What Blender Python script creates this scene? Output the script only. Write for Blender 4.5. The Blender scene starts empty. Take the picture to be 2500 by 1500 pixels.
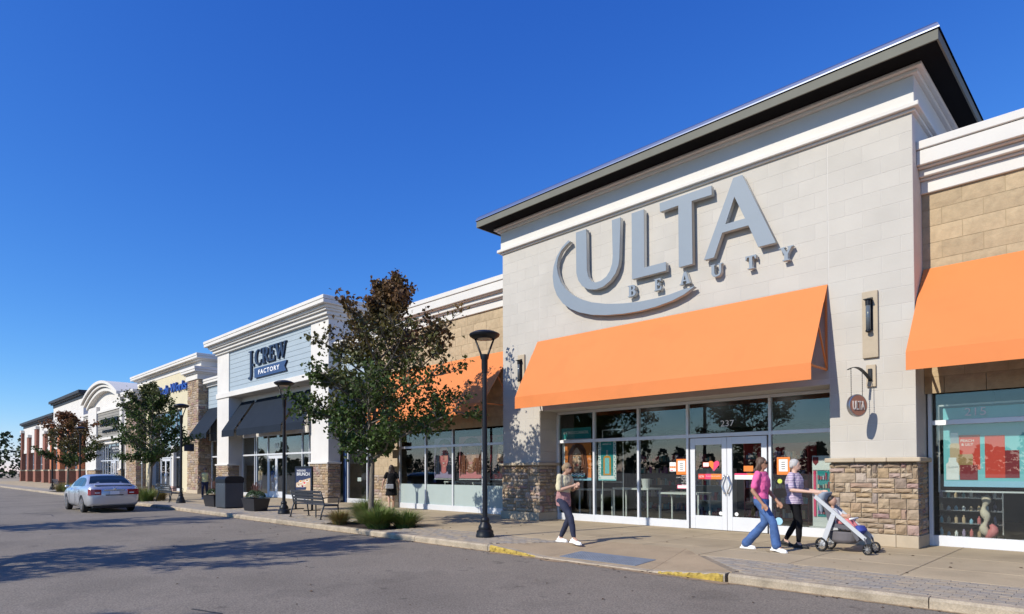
import bpy, bmesh, math, random
from mathutils import Vector, Matrix
from math import sin, cos, pi, radians, atan2, sqrt

# ------------------------------------------------------------------ camera, world, sun, exposure
SC = bpy.context.scene
COL = SC.collection
CAMH = 1.47
_f, _cx, _cy = 1543.06, 1201.14, 1122.08
_yaw, _p, _r = radians(46.0124), radians(0.9594), radians(-0.1631)
F = Vector((-sin(_yaw)*cos(_p), cos(_yaw)*cos(_p), sin(_p)))
_rt = Vector((cos(_yaw), sin(_yaw), 0)); _up = _rt.cross(F)
RT = cos(_r)*_rt + sin(_r)*_up; UP = -sin(_r)*_rt + cos(_r)*_up
cd = bpy.data.cameras.new('camera'); co = bpy.data.objects.new('camera', cd); COL.objects.link(co)
co.matrix_world = Matrix(((RT.x, UP.x, -F.x, 0), (RT.y, UP.y, -F.y, 0), (RT.z, UP.z, -F.z, CAMH), (0, 0, 0, 1)))
cd.sensor_fit = 'HORIZONTAL'; cd.sensor_width = 36.0; cd.lens = _f*36/2500
cd.shift_x = (1250-_cx)/2500; cd.shift_y = (_cy-750)/2500
cd.clip_start = 0.05; cd.clip_end = 3000
SC.camera = co

SUN_TRAVEL = Vector((0.20, 1.0, -0.70)).normalized()
SUN_EL = math.asin(-SUN_TRAVEL.z); SUN_AZ = atan2(-SUN_TRAVEL.x, -SUN_TRAVEL.y)
W = bpy.data.worlds.new('World'); SC.world = W; W.use_nodes = True
nt = W.node_tree; nt.nodes.clear()
sky = nt.nodes.new('ShaderNodeTexSky'); sky.sky_type = 'NISHITA'; sky.sun_disc = False
sky.sun_elevation = SUN_EL; sky.sun_rotation = SUN_AZ; sky.altitude = 0
sky.air_density = 1.0; sky.dust_density = 0.0; sky.ozone_density = 10.0
bg = nt.nodes.new('ShaderNodeBackground'); bg.inputs['Strength'].default_value = 0.105
wo = nt.nodes.new('ShaderNodeOutputWorld')
sep = nt.nodes.new('ShaderNodeSeparateColor'); cmb = nt.nodes.new('ShaderNodeCombineColor'); nt.links.new(sky.outputs[0], sep.inputs[0])
def grade(k, gain, power):      # polarised, contrasty rendering of the blue, the same all over the sky
    pw = nt.nodes.new('ShaderNodeMath'); pw.operation = 'POWER'; pw.inputs[1].default_value = power
    ml = nt.nodes.new('ShaderNodeMath'); ml.operation = 'MULTIPLY'; ml.inputs[1].default_value = gain
    nt.links.new(sep.outputs[k], pw.inputs[0]); nt.links.new(pw.outputs[0], ml.inputs[0]); nt.links.new(ml.outputs[0], cmb.inputs[k])
grade(0, 0.93, 1.5); grade(1, 1.17, 1.17); grade(2, 2.70, 0.70)
nt.links.new(cmb.outputs[0], bg.inputs[0]); nt.links.new(bg.outputs[0], wo.inputs[0])
sl = bpy.data.lights.new('sun', 'SUN'); sl.energy = 5.0; sl.angle = radians(0.53); sl.color = (1.0, 0.93, 0.80)
so = bpy.data.objects.new('sun', sl); COL.objects.link(so); so.location = (-20, -60, 50)
so.rotation_euler = SUN_TRAVEL.to_track_quat('-Z', 'Y').to_euler()
vs = SC.view_settings; vs.view_transform = 'Standard'; vs.look = 'None'; vs.exposure = 0.0; vs.gamma = 1.0; vs.use_curve_mapping = False
SC.cycles.use_denoising = True
SC.cycles.max_bounces = 8; SC.cycles.transparent_max_bounces = 12; SC.cycles.caustics_reflective = False; SC.cycles.caustics_refractive = False
SC.cycles.sample_clamp_indirect = 4.0

RNG = random.Random(7)

# ------------------------------------------------------------------ materials
MATS = {}
def M(name, col, rough=0.75, metal=0.0, var=0.10, vs=2.5, bump=0.0, bs=60.0, rnd=0.0, col2=None, ramp=None, spec=0.5, coat=0.0, fine=0.0, fs=180.0, stretch=None, emit=None, spots=None):
    if name in MATS: return MATS[name]
    m = bpy.data.materials.new(name); m.use_nodes = True; MATS[name] = m
    n = m.node_tree.nodes; L = m.node_tree.links; b = n['Principled BSDF']
    b.inputs['Roughness'].default_value = rough; b.inputs['Metallic'].default_value = metal
    b.inputs['Specular IOR Level'].default_value = spec
    if coat: b.inputs['Coat Weight'].default_value = coat; b.inputs['Coat Roughness'].default_value = 0.05
    geo = n.new('ShaderNodeNewGeometry'); vec = geo.outputs['Position']
    if stretch:
        mp = n.new('ShaderNodeMapping'); mp.inputs['Scale'].default_value = stretch; L.new(vec, mp.inputs[0]); vec = mp.outputs[0]
    c = None
    if ramp or col2 or rnd:
        oi = n.new('ShaderNodeObjectInfo'); ad = n.new('ShaderNodeMath'); ad.operation = 'ADD'
        L.new(oi.outputs['Random'], ad.inputs[0]); L.new(geo.outputs['Random Per Island'], ad.inputs[1])
        fr = n.new('ShaderNodeMath'); fr.operation = 'FRACT'; L.new(ad.outputs[0], fr.inputs[0])
        rv = fr.outputs[0]
        cr = n.new('ShaderNodeValToRGB'); L.new(rv, cr.inputs[0]); e = cr.color_ramp.elements
        if ramp:
            cr.color_ramp.interpolation = 'LINEAR'
            k = len(ramp)
            while len(e) < k: e.new(0.5)
            for i, rc in enumerate(ramp): e[i].position = i/(k-1); e[i].color = (*rc, 1)
        elif col2:
            e[0].color = (*col, 1); e[1].color = (*col2, 1)
        else:
            e[0].color = (*[x*(1-rnd) for x in col], 1); e[1].color = (*[min(1, x*(1+rnd)) for x in col], 1)
        c = cr.outputs[0]
    def mul(c, amt, scale, detail):
        no = n.new('ShaderNodeTexNoise'); no.inputs['Scale'].default_value = scale; no.inputs['Detail'].default_value = detail; no.inputs['Roughness'].default_value = 0.6
        L.new(vec, no.inputs['Vector'])
        mr = n.new('ShaderNodeMapRange'); mr.inputs['From Min'].default_value = 0.3; mr.inputs['From Max'].default_value = 0.7
        mr.inputs['To Min'].default_value = 1-amt; mr.inputs['To Max'].default_value = 1+amt
        L.new(no.outputs[0], mr.inputs[0])
        mx = n.new('ShaderNodeMix'); mx.data_type = 'RGBA'; mx.blend_type = 'MULTIPLY'; mx.inputs['Factor'].default_value = 1
        if c is None: mx.inputs[6].default_value = (*col, 1)
        else: L.new(c, mx.inputs[6])
        L.new(mr.outputs[0], mx.inputs[7]); return mx.outputs[2]
    if var: c = mul(c, var, vs, 5)
    if fine: c = mul(c, fine, fs, 2)
    for (amt, sc, lo, hi) in (spots or []):
        no = n.new('ShaderNodeTexNoise'); no.inputs['Scale'].default_value = sc; no.inputs['Detail'].default_value = 3; L.new(vec, no.inputs['Vector'])
        mr = n.new('ShaderNodeMapRange'); mr.inputs['From Min'].default_value = lo; mr.inputs['From Max'].default_value = hi; mr.inputs['To Min'].default_value = 1; mr.inputs['To Max'].default_value = 1-amt; L.new(no.outputs[0], mr.inputs[0])
        mx = n.new('ShaderNodeMix'); mx.data_type = 'RGBA'; mx.blend_type = 'MULTIPLY'; mx.inputs['Factor'].default_value = 1; L.new(c, mx.inputs[6]); L.new(mr.outputs[0], mx.inputs[7]); c = mx.outputs[2]
    if c is None: b.inputs['Base Color'].default_value = (*col, 1)
    else: L.new(c, b.inputs['Base Color'])
    if bump:
        no = n.new('ShaderNodeTexNoise'); no.inputs['Scale'].default_value = bs; no.inputs['Detail'].default_value = 4
        L.new(vec, no.inputs['Vector'])
        bp = n.new('ShaderNodeBump'); bp.inputs['Strength'].default_value = bump; bp.inputs['Distance'].default_value = 0.01
        L.new(no.outputs[0], bp.inputs['Height']); L.new(bp.outputs[0], b.inputs['Normal'])
    if emit: b.inputs['Emission Color'].default_value = (*emit[:3], 1); b.inputs['Emission Strength'].default_value = emit[3]
    return m

def glass_mat(name, tint=(0.88, 0.915, 0.90), boost=0.9, base=0.06, rough=0.0):
    m = bpy.data.materials.new(name); m.use_nodes = True; n = m.node_tree.nodes; L = m.node_tree.links; n.clear()
    o = n.new('ShaderNodeOutputMaterial'); t = n.new('ShaderNodeBsdfTransparent'); t.inputs[0].default_value = (*tint, 1)
    g = n.new('ShaderNodeBsdfGlossy'); g.inputs['Roughness'].default_value = rough; g.inputs[0].default_value = (0.95, 0.98, 1, 1)
    lw = n.new('ShaderNodeLayerWeight'); lw.inputs['Blend'].default_value = 0.5
    fr = n.new('ShaderNodeMath'); fr.operation = 'POWER'; fr.inputs[1].default_value = 4.0; L.new(lw.outputs['Facing'], fr.inputs[0])
    geo = n.new('ShaderNodeNewGeometry'); no = n.new('ShaderNodeTexNoise'); no.inputs['Scale'].default_value = 0.8; no.inputs['Detail'].default_value = 1
    bp = n.new('ShaderNodeBump'); bp.inputs['Strength'].default_value = 0.02; bp.inputs['Distance'].default_value = 0.02
    L.new(geo.outputs['Position'], no.inputs['Vector']); L.new(no.outputs[0], bp.inputs['Height']); L.new(bp.outputs[0], g.inputs['Normal'])
    ma = n.new('ShaderNodeMath'); ma.operation = 'MULTIPLY_ADD'; ma.use_clamp = True; ma.inputs[1].default_value = boost; ma.inputs[2].default_value = base
    L.new(fr.outputs[0], ma.inputs[0])
    mx = n.new('ShaderNodeMixShader'); L.new(ma.outputs[0], mx.inputs[0]); L.new(t.outputs[0], mx.inputs[1]); L.new(g.outputs[0], mx.inputs[2])
    L.new(mx.outputs[0], o.inputs[0]); MATS[name] = m; return m
GLASS = glass_mat('store_glass')

def leaf_mat(name, lo, hi, zmid, zw, amt=1.0):
    m = bpy.data.materials.new(name); m.use_nodes = True; n = m.node_tree.nodes; L = m.node_tree.links; b = n['Principled BSDF']
    geo = n.new('ShaderNodeNewGeometry'); tc = n.new('ShaderNodeTexCoord'); sp = n.new('ShaderNodeSeparateXYZ'); L.new(tc.outputs['Object'], sp.inputs[0])
    no = n.new('ShaderNodeTexNoise'); no.inputs['Scale'].default_value = 0.9; L.new(tc.outputs['Object'], no.inputs['Vector'])
    a = n.new('ShaderNodeMath'); a.operation = 'MULTIPLY_ADD'; a.inputs[1].default_value = 5.0; L.new(no.outputs[0], a.inputs[0]); L.new(sp.outputs[2], a.inputs[2])
    mr = n.new('ShaderNodeMapRange'); mr.inputs['From Min'].default_value = zmid+2.5-zw; mr.inputs['From Max'].default_value = zmid+2.5+zw; L.new(a.outputs[0], mr.inputs[0])
    mr.inputs['To Max'].default_value = amt
    mx = n.new('ShaderNodeMix'); mx.data_type = 'RGBA'; mx.inputs[6].default_value = (*lo, 1); mx.inputs[7].default_value = (*hi, 1); L.new(mr.outputs[0], mx.inputs['Factor'])
    r = n.new('ShaderNodeMapRange'); r.inputs['To Min'].default_value = 0.55; r.inputs['To Max'].default_value = 1.5; L.new(geo.outputs['Random Per Island'], r.inputs[0])
    m2 = n.new('ShaderNodeMix'); m2.data_type = 'RGBA'; m2.blend_type = 'MULTIPLY'; m2.inputs['Factor'].default_value = 1; L.new(mx.outputs[2], m2.inputs[6]); L.new(r.outputs[0], m2.inputs[7])
    L.new(m2.outputs[2], b.inputs['Base Color']); b.inputs['Roughness'].default_value = 0.5; b.inputs['Specular IOR Level'].default_value = 0.35
    tr = n.new('ShaderNodeBsdfTranslucent'); L.new(m2.outputs[2], tr.inputs[0]); ms = n.new('ShaderNodeMixShader'); ms.inputs[0].default_value = 0.33
    L.new(b.outputs[0], ms.inputs[1]); L.new(tr.outputs[0], ms.inputs[2]); L.new(ms.outputs[0], n['Material Output'].inputs[0])
    MATS[name] = m; return m

M('white_block', (0.49, 0.463, 0.418), 0.9, var=0.04, vs=1.3, bump=0.15, bs=90, rnd=0.03, spots=[(.06, .5, .5, .65)])
M('white_joint', (0.56, 0.535, 0.50), 0.9, var=0.05)
M('white_trim', (0.635, 0.615, 0.58), 0.8, var=0.05, vs=0.9, bump=0.05, bs=120)
M('white_stucco', (0.63, 0.61, 0.58), 0.9, var=0.06, vs=0.8, bump=0.12, bs=140)
M('tan_block', (0.425, 0.325, 0.205), 0.95, var=0.12, vs=9, bump=0.5, bs=45, rnd=0.09)
M('tan_joint', (0.36, 0.28, 0.17), 0.95, var=0.1)
M('stone', (0.3, 0.25, 0.2), 0.93, var=0.22, vs=9, bump=0.6, bs=38, ramp=[(0.33, 0.215, 0.12), (0.38, 0.30, 0.22), (0.27, 0.20, 0.135), (0.43, 0.345, 0.25), (0.36, 0.26, 0.155), (0.22, 0.165, 0.13), (0.46, 0.385, 0.315), (0.30, 0.185, 0.165), (0.40, 0.30, 0.19), (0.28, 0.235, 0.225)])
M('mortar', (0.34, 0.29, 0.23), 0.95, var=0.1)
M('limestone', (0.45, 0.375, 0.275), 0.9, var=0.08, vs=4, bump=0.2, bs=80, rnd=0.04)
M('orange_canvas', (0.66, 0.205, 0.055), 0.75, var=0.035, vs=0.8, bump=0.06, bs=7, spots=[(.06, 1.6, .55, .7)])
M('navy_canvas', (0.014, 0.021, 0.034), 0.8, spec=0.15, var=0.08, vs=1.5, bump=0.04, bs=9)
M('aluminium', (0.70, 0.72, 0.76), 0.42, metal=0.25, var=0.03)
M('roof_metal', (0.42, 0.46, 0.54), 0.27, metal=0.9, var=0.03, vs=2)
M('olive_fascia', (0.15, 0.15, 0.125), 0.8, var=0.06, vs=3)
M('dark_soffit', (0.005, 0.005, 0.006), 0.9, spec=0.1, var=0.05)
M('sign_grey', (0.205, 0.25, 0.30), 0.55, var=0.02)
M('sign_return', (0.5, 0.5, 0.47), 0.5, var=0.03)
M('navy_sign', (0.012, 0.02, 0.05), 0.4, var=0.03)
M('banner_blue', (0.028, 0.062, 0.16), 0.45, var=0.03)
M('sign_white', (0.85, 0.85, 0.85), 0.5, var=0)
M('royal_blue', (0.015, 0.07, 0.36), 0.4, var=0.03)
M('black_metal', (0.010, 0.012, 0.017), 0.42, var=0.15, vs=8, spec=0.3)
M('bench_metal', (0.035, 0.042, 0.055), 0.42, var=0.1, vs=8)
M('bin_metal', (0.045, 0.055, 0.07), 0.5, var=0.06, vs=3)
M('planter', (0.014, 0.016, 0.022), 0.35, var=0.1)
M('blue_siding', (0.33, 0.40, 0.455), 0.75, var=0.03, vs=2)
M('grey_siding', (0.27, 0.255, 0.225), 0.8, var=0.04, vs=2)
M('cream_stucco', (0.585, 0.525, 0.37), 0.9, var=0.05, vs=0.7, bump=0.1, bs=140)
M('orange_brick', (0.42, 0.15, 0.07), 0.92, var=0.15, vs=7, bump=0.2, bs=40, rnd=0.15)
M('brown_brick', (0.24, 0.10, 0.07), 0.92, var=0.15, vs=7, bump=0.2, bs=40, rnd=0.15)
M('dark_trim', (0.025, 0.028, 0.035), 0.6, var=0.05)
M('asphalt', (0.215, 0.187, 0.152), 0.93, var=0.10, vs=0.55, bump=0.6, bs=90, fine=0.42, fs=48, spots=[(.22, .35, .5, .72), (.35, 3.2, .66, .74), (.16, 1.1, .58, .66), (-.35, 95, .66, .72)])
M('concrete', (0.405, 0.325, 0.213), 0.92, var=0.11, vs=1.1, bump=0.15, bs=90, rnd=0.06, fine=0.09, fs=45, spots=[(.16, .9, .56, .7), (.4, 5.5, .72, .76)])
M('ramp_concrete', (0.37, 0.285, 0.185), 0.92, var=0.10, vs=1.3, bump=0.15, bs=90, fine=0.1, fs=45, spots=[(.18, 1.2, .56, .7)])
M('joint_dark', (0.10, 0.09, 0.075), 0.95, var=0.1)
M('paver', (0.3, 0.29, 0.27), 0.92, var=0.12, vs=6, bump=0.25, bs=70, ramp=[(0.28, 0.255, 0.225), (0.36, 0.30, 0.22), (0.26, 0.245, 0.225), (0.33, 0.285, 0.225), (0.38, 0.305, 0.21)])
M('kerb_stone', (0.37, 0.31, 0.23), 0.92, var=0.28, vs=3.5, bump=0.7, bs=35, rnd=0.08, fine=0.15, fs=50)
M('kerb_yellow', (0.43, 0.305, 0.06), 0.85, spots=[(.5, 16, .52, .6), (.3, 5, .5, .65)], var=0.3, vs=9, bump=0.5, bs=40)
M('tactile', (0.17, 0.20, 0.245), 0.7, var=0.14, vs=5)
M('mulch', (0.035, 0.024, 0.018), 1.0, var=0.5, vs=30, bump=1.0, bs=40)
M('bark', (0.165, 0.145, 0.12), 0.95, var=0.35, vs=9, bump=0.8, bs=22, stretch=(3, 3, 0.8))
M('twig', (0.07, 0.055, 0.045), 0.9, var=0.2)
M('interior', (0.07, 0.067, 0.066), 0.9, var=0.1, vs=0.6)
M('interior_floor', (0.16, 0.155, 0.15), 0.4, var=0.06, vs=1)
M('interior_white', (0.6, 0.6, 0.6), 0.6, var=0.04)
M('interior_dark', (0.03, 0.03, 0.033), 0.6, var=0.1)
M('interior_warm', (0.30, 0.235, 0.15), 0.8, var=0.2, vs=1)
M('frosted', (0.36, 0.43, 0.43), 0.35, var=0.03)
M('chrome', (0.75, 0.76, 0.78), 0.12, metal=1.0, var=0)
M('steel', (0.5, 0.51, 0.53), 0.3, metal=0.9, var=0)
M('black', (0.01, 0.01, 0.011), 0.6, var=0)
M('rubber', (0.014, 0.014, 0.015), 0.8, var=0.1)
M('lens', (0.55, 0.42, 0.30), 0.3, var=0.1)
def P(name, col, rough=0.6): return M('paint_'+name, col, rough, var=0.0)
P('orange', (0.75, 0.20, 0.03)); P('teal', (0.01, 0.26, 0.28)); P('aqua', (0.20, 0.55, 0.60)); P('white', (0.8, 0.8, 0.8)); P('red', (0.62, 0.05, 0.03)); P('pink', (0.75, 0.05, 0.16)); P('amber', (0.62, 0.27, 0.03))
P('hair', (0.12, 0.028, 0.014)); P('hair2', (0.26, 0.06, 0.025)); P('skin', (0.62, 0.38, 0.26)); P('skin2', (0.30, 0.12, 0.065)); P('lip', (0.45, 0.10, 0.09)); P('rose', (0.62, 0.19, 0.20)); P('darkhair', (0.015, 0.014, 0.022)); P('gold', (0.35, 0.21, 0.09)); P('beige', (0.55, 0.40, 0.26)); P('maroon', (0.22, 0.012, 0.022)); P('grey', (0.35, 0.36, 0.38)); P('navy', (0.02, 0.03, 0.08)); P('lime', (0.55, 0.62, 0.10)); P('yellow', (0.75, 0.55, 0.05)); P('sky', (0.30, 0.55, 0.72)); P('black', (0.012, 0.012, 0.013)); P('blue', (0.03, 0.12, 0.40)); P('lilac', (0.35, 0.27, 0.42)); P('denim', (0.09, 0.13, 0.26))

# ------------------------------------------------------------------ mesh helpers
ORG = {}
def org(o): return ORG.get(o.name, Vector((0, 0, 0))) if o else Vector((0, 0, 0))
def link(name, data, parent=None, at=None):
    o = bpy.data.objects.new(name, data); COL.objects.link(o)
    at = Vector(at) if at is not None else org(parent)
    ORG[o.name] = at
    if parent: o.parent = parent; o.location = at-org(parent)
    else: o.location = at
    return o
def tag(o, label=None, cat=None, group=None, kind=None):
    if label: o['label'] = label
    if cat: o['category'] = cat
    if group: o['group'] = group
    if kind: o['kind'] = kind
    return o
def thing(name, label, cat, at=(0, 0, 0), group=None):
    o = link(name, None, None, at); o.empty_display_size = 0.2
    return tag(o, label, cat, group)

class MB:
    def __init__(s): s.v = []; s.f = []
    def add(s, vs, fs):
        k = len(s.v); s.v += [tuple(v) for v in vs]; s.f += [tuple(i+k for i in f) for f in fs]; return s
    def box(s, x0, x1, y0, y1, z0, z1, bev=0.0):
        if bev <= 0:
            return s.add([(x0, y0, z0), (x1, y0, z0), (x1, y1, z0), (x0, y1, z0), (x0, y0, z1), (x1, y0, z1), (x1, y1, z1), (x0, y1, z1)],
                         [(0, 3, 2, 1), (4, 5, 6, 7), (0, 1, 5, 4), (1, 2, 6, 5), (2, 3, 7, 6), (3, 0, 4, 7)])
        b = min(bev, (x1-x0)*.45, (y1-y0)*.45, (z1-z0)*.45)
        idx = {}; V = []
        for i, (X, sx) in enumerate(((x0, 1), (x1, -1))):
            for j, (Y, sy) in enumerate(((y0, 1), (y1, -1))):
                for k, (Z, sz) in enumerate(((z0, 1), (z1, -1))):
                    for a in range(3):
                        p = [X+sx*b, Y+sy*b, Z+sz*b]; p[a] = (X, Y, Z)[a]
                        idx[(i, j, k, a)] = len(V); V.append(p)
        Fc = []
        for a in range(3):
            o1, o2 = [q for q in range(3) if q != a]
            for s_ in (0, 1):
                quad = []
                for (p, q) in ((0, 0), (1, 0), (1, 1), (0, 1)):
                    t = [0, 0, 0]; t[a] = s_; t[o1] = p; t[o2] = q; quad.append(idx[(*t, a)])
                flip = (s_ == 0) ^ (a == 1)
                Fc.append(tuple(reversed(quad)) if flip else tuple(quad))
            for p in (0, 1):
                for q in (0, 1):
                    ends = []
                    for s_ in (0, 1):
                        t = [0, 0, 0]; t[a] = s_; t[o1] = p; t[o2] = q; ends.append(tuple(t))
                    e0, e1 = ends
                    Fc.append((idx[(*e0, o1)], idx[(*e1, o1)], idx[(*e1, o2)], idx[(*e0, o2)]))
        for i in (0, 1):
            for j in (0, 1):
                for k in (0, 1): Fc.append((idx[(i, j, k, 0)], idx[(i, j, k, 1)], idx[(i, j, k, 2)]))
        return s.add(V, Fc)
    def bar(s, a, b, w, h=None, up=(0, 0, 1)):
        h = h or w; a = Vector(a); b = Vector(b); d = (b-a).normalized(); u = Vector(up)
        if abs(d.dot(u)) > 0.98: u = Vector((0, 1, 0))
        r = d.cross(u).normalized(); u = r.cross(d)
        r = r*w/2; u = u*h/2
        return s.add([a-r-u, a+r-u, a+r+u, a-r+u, b-r-u, b+r-u, b+r+u, b-r+u], [(0, 1, 2, 3), (7, 6, 5, 4), (0, 4, 5, 1), (1, 5, 6, 2), (2, 6, 7, 3), (3, 7, 4, 0)])
    def tube(s, pts, rs, n=10, cap=True):
        pts = [Vector(p) for p in pts]
        if not hasattr(rs, '__len__'): rs = [rs]*len(pts)
        base = len(s.v); prev = None
        for i, p in enumerate(pts):
            d = (pts[min(i+1, len(pts)-1)]-pts[max(i-1, 0)]).normalized()
            if prev is None:
                u = Vector((0, 0, 1)) if abs(d.z) < 0.9 else Vector((1, 0, 0))
                a = d.cross(u).normalized()
            else: a = (prev-d*prev.dot(d)).normalized()
            prev = a; b = d.cross(a)
            for k in range(n):
                t = 2*pi*k/n; s.v.append(tuple(p+(a*cos(t)+b*sin(t))*rs[i]))
        for i in range(len(pts)-1):
            for k in range(n):
                k2 = (k+1) % n
                s.f.append((base+i*n+k, base+i*n+k2, base+(i+1)*n+k2, base+(i+1)*n+k))
        if cap:
            s.f.append(tuple(base+k for k in reversed(range(n)))); s.f.append(tuple(base+(len(pts)-1)*n+k for k in range(n)))
        return s
    def lathe(s, prof, c=(0, 0, 0), n=20):
        base = len(s.v)
        for r, z in prof:
            for k in range(n):
                t = 2*pi*k/n; s.v.append((c[0]+r*cos(t), c[1]+r*sin(t), c[2]+z))
        for i in range(len(prof)-1):
            for k in range(n):
                k2 = (k+1) % n; s.f.append((base+i*n+k, base+i*n+k2, base+(i+1)*n+k2, base+(i+1)*n+k))
        s.f.append(tuple(base+k for k in reversed(range(n)))); s.f.append(tuple(base+(len(prof)-1)*n+k for k in range(n)))
        return s
    def ball(s, c, r, n=10, m=7):
        rx, ry, rz = (r, r, r) if not hasattr(r, '__len__') else r
        base = len(s.v); s.v.append((c[0], c[1], c[2]-rz))
        for i in range(1, m):
            ph = -pi/2+pi*i/m
            for k in range(n): t = 2*pi*k/n; s.v.append((c[0]+rx*cos(ph)*cos(t), c[1]+ry*cos(ph)*sin(t), c[2]+rz*sin(ph)))
        s.v.append((c[0], c[1], c[2]+rz)); top = len(s.v)-1
        for k in range(n):
            k2 = (k+1) % n; s.f.append((base, base+1+k2, base+1+k)); s.f.append((top, base+1+(m-2)*n+k, base+1+(m-2)*n+k2))
        for i in range(m-2):
            for k in range(n):
                k2 = (k+1) % n; s.f.append((base+1+i*n+k, base+1+i*n+k2, base+1+(i+1)*n+k2, base+1+(i+1)*n+k))
        return s
    def prism(s, poly, fn, d0, d1):
        """poly of 2D points; fn(u, v, d) -> 3D"""
        n = len(poly)
        return s.add([fn(u, v, d0) for u, v in poly]+[fn(u, v, d1) for u, v in poly],
                     [tuple(range(n)), tuple(reversed(range(n, 2*n)))]+[(i, i+n, (i+1) % n+n, (i+1) % n) for i in range(n)])
    def flat(s, poly, Y):
        return s.add([(x, Y, z) for x, z in poly], [tuple(range(len(poly)))])
    def mesh(s, name, off=(0, 0, 0), smooth=False, recalc=False):
        me = bpy.data.meshes.new(name); ox, oy, oz = off
        me.from_pydata([(x-ox, y-oy, z-oz) for x, y, z in s.v], [], s.f)
        if recalc:
            bm = bmesh.new(); bm.from_mesh(me); bmesh.ops.recalc_face_normals(bm, faces=bm.faces); bm.to_mesh(me); bm.free()
        if smooth:
            me.polygons.foreach_set('use_smooth', [True]*len(me.polygons))
        me.update(); return me
    def build(s, name, mat, parent=None, smooth=False, at=None, recalc=True):
        at = Vector(at) if at is not None else org(parent)
        me = s.mesh(name, at, smooth, recalc); me.materials.append(MATS[mat] if isinstance(mat, str) else mat)
        return link(name, me, parent, at)

def smooth_angle(o, ang=35):
    me = o.data
    me.polygons.foreach_set('use_smooth', [True]*len(me.polygons))
    bm = bmesh.new(); bm.from_mesh(me)
    for e in bm.edges:
        if len(e.link_faces) == 2 and e.calc_face_angle(0) > radians(ang): e.smooth = False
    bm.to_mesh(me); bm.free(); return o

def B(name, mat, parent, x0, x1, y0, y1, z0, z1, bev=0.0):
    return MB().box(x0, x1, y0, y1, z0, z1, bev).build(name, mat, parent, recalc=bev > 0)

MESHC = {}
def block_mesh(w, h, d, kind, k):
    """a masonry block: w along u, h up, d deep, front at -Y; kind smooth or split"""
    key = (round(w, 3), round(h, 3), round(d, 3), kind, k)
    if key in MESHC: return MESHC[key]
    r = random.Random(str(key)); m = MB()
    c = 0.003
    if kind == 'smooth':
        V = [(-w/2, d, -h/2), (w/2, d, -h/2), (w/2, d, h/2), (-w/2, d, h/2), (-w/2, c, -h/2), (w/2, c, -h/2), (w/2, c, h/2), (-w/2, c, h/2), (-w/2+c, 0, -h/2+c), (w/2-c, 0, -h/2+c), (w/2-c, 0, h/2-c), (-w/2+c, 0, h/2-c)]
        Fc = [(8, 9, 10, 11), (4, 5, 9, 8), (5, 6, 10, 9), (6, 7, 11, 10), (7, 4, 8, 11), (0, 1, 5, 4), (1, 2, 6, 5), (2, 3, 7, 6), (3, 0, 4, 7)]
        m.add(V, Fc)
    else:
        nx, ny = (4, 3) if kind == 'split' else (4, 3)
        amp = 0.006 if kind == 'split' else 0.015
        V = []; 
        for j in range(ny+1):
            for i in range(nx+1):
                ed = i in (0, nx) or j in (0, ny)
                fx, fz = i/nx, j/ny
                if not ed: fx += r.uniform(-.12, .12)/nx*2; fz += r.uniform(-.12, .12)/ny*2
                jx = r.uniform(-1, 1)*0.004 if kind == 'rock' and ed else 0
                V.append((-w/2+w*fx+jx, ((0.003 if kind == 'split' else 0.012) if ed else 0)+(r.uniform(0, .003 if kind == 'split' else .008) if ed else r.uniform(-amp, amp*.4)), -h/2+h*fz+jx))
        Fc = []
        for j in range(ny):
            for i in range(nx):
                a = j*(nx+1)+i; Fc.append((a, a+1, a+nx+2, a+nx+1))
        k0 = len(V)
        ring = [i for i in range(nx+1)]+[(j)*(nx+1)+nx for j in range(1, ny+1)]+[ny*(nx+1)+i for i in range(nx-1, -1, -1)]+[j*(nx+1) for j in range(ny-1, 0, -1)]
        for q in ring: V.append((V[q][0], d, V[q][2]))
        n = len(ring)
        for t in range(n): Fc.append((ring[t], k0+t, k0+(t+1) % n, ring[(t+1) % n]))
        m.add(V, Fc)
    MESHC[key] = m.mesh(kind+'_block'); return MESHC[key]

def place(me, name, mat, parent, at, rotz=0.0):
    if not me.materials: me.materials.append(MATS[mat])
    o = link(name, me, parent, at)
    if rotz: o.rotation_euler = (0, 0, rotz)
    return o

def merge_blocks(lst, name, mat, parent):
    """lst of (mesh, (x,y,z)) joined into one part"""
    m = MB()
    for me, (x, y, z) in lst:
        m.add([(v.co.x+x, v.co.y+y, v.co.z+z) for v in me.vertices], [tuple(p.vertices) for p in me.polygons])
    o = m.build(name, mat, parent, recalc=False); o['kind'] = 'stuff'; return o

def coursed(segs, z0, z1, Yf, mat, kind, parent, L=0.632, H=0.3205, gap=0.009, skip=None, hide=None, depth=0.05, name='block'):
    hid = []; n = 0; rows = int(round((z1-z0)/H)); r = random.Random(3)
    for s0, s1 in segs:
        for j in range(rows):
            zc0 = z0+j*H; zc1 = min(z1, zc0+H)
            if zc1-zc0 < 0.05: continue
            x = s0-(L/2 if j % 2 else 0)
            while x < s1-0.02:
                a, b = max(x, s0), min(x+L, s1); x += L
                if b-a < 0.05: continue
                if skip and skip(a, b, zc0, zc1): continue
                me = block_mesh(b-a-gap, zc1-zc0-gap, depth, kind, r.randrange(4) if kind != 'smooth' else 0)
                p = ((a+b)/2, Yf, (zc0+zc1)/2)
                if not me.materials: me.materials.append(MATS[mat])
                if hide and hide(a, b, zc0, zc1): hid.append((me, p)); continue
                place(me, name, mat, parent, p); n += 1
    if hid: merge_blocks(hid, 'hidden_blocks', mat, parent)
    return n

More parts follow.
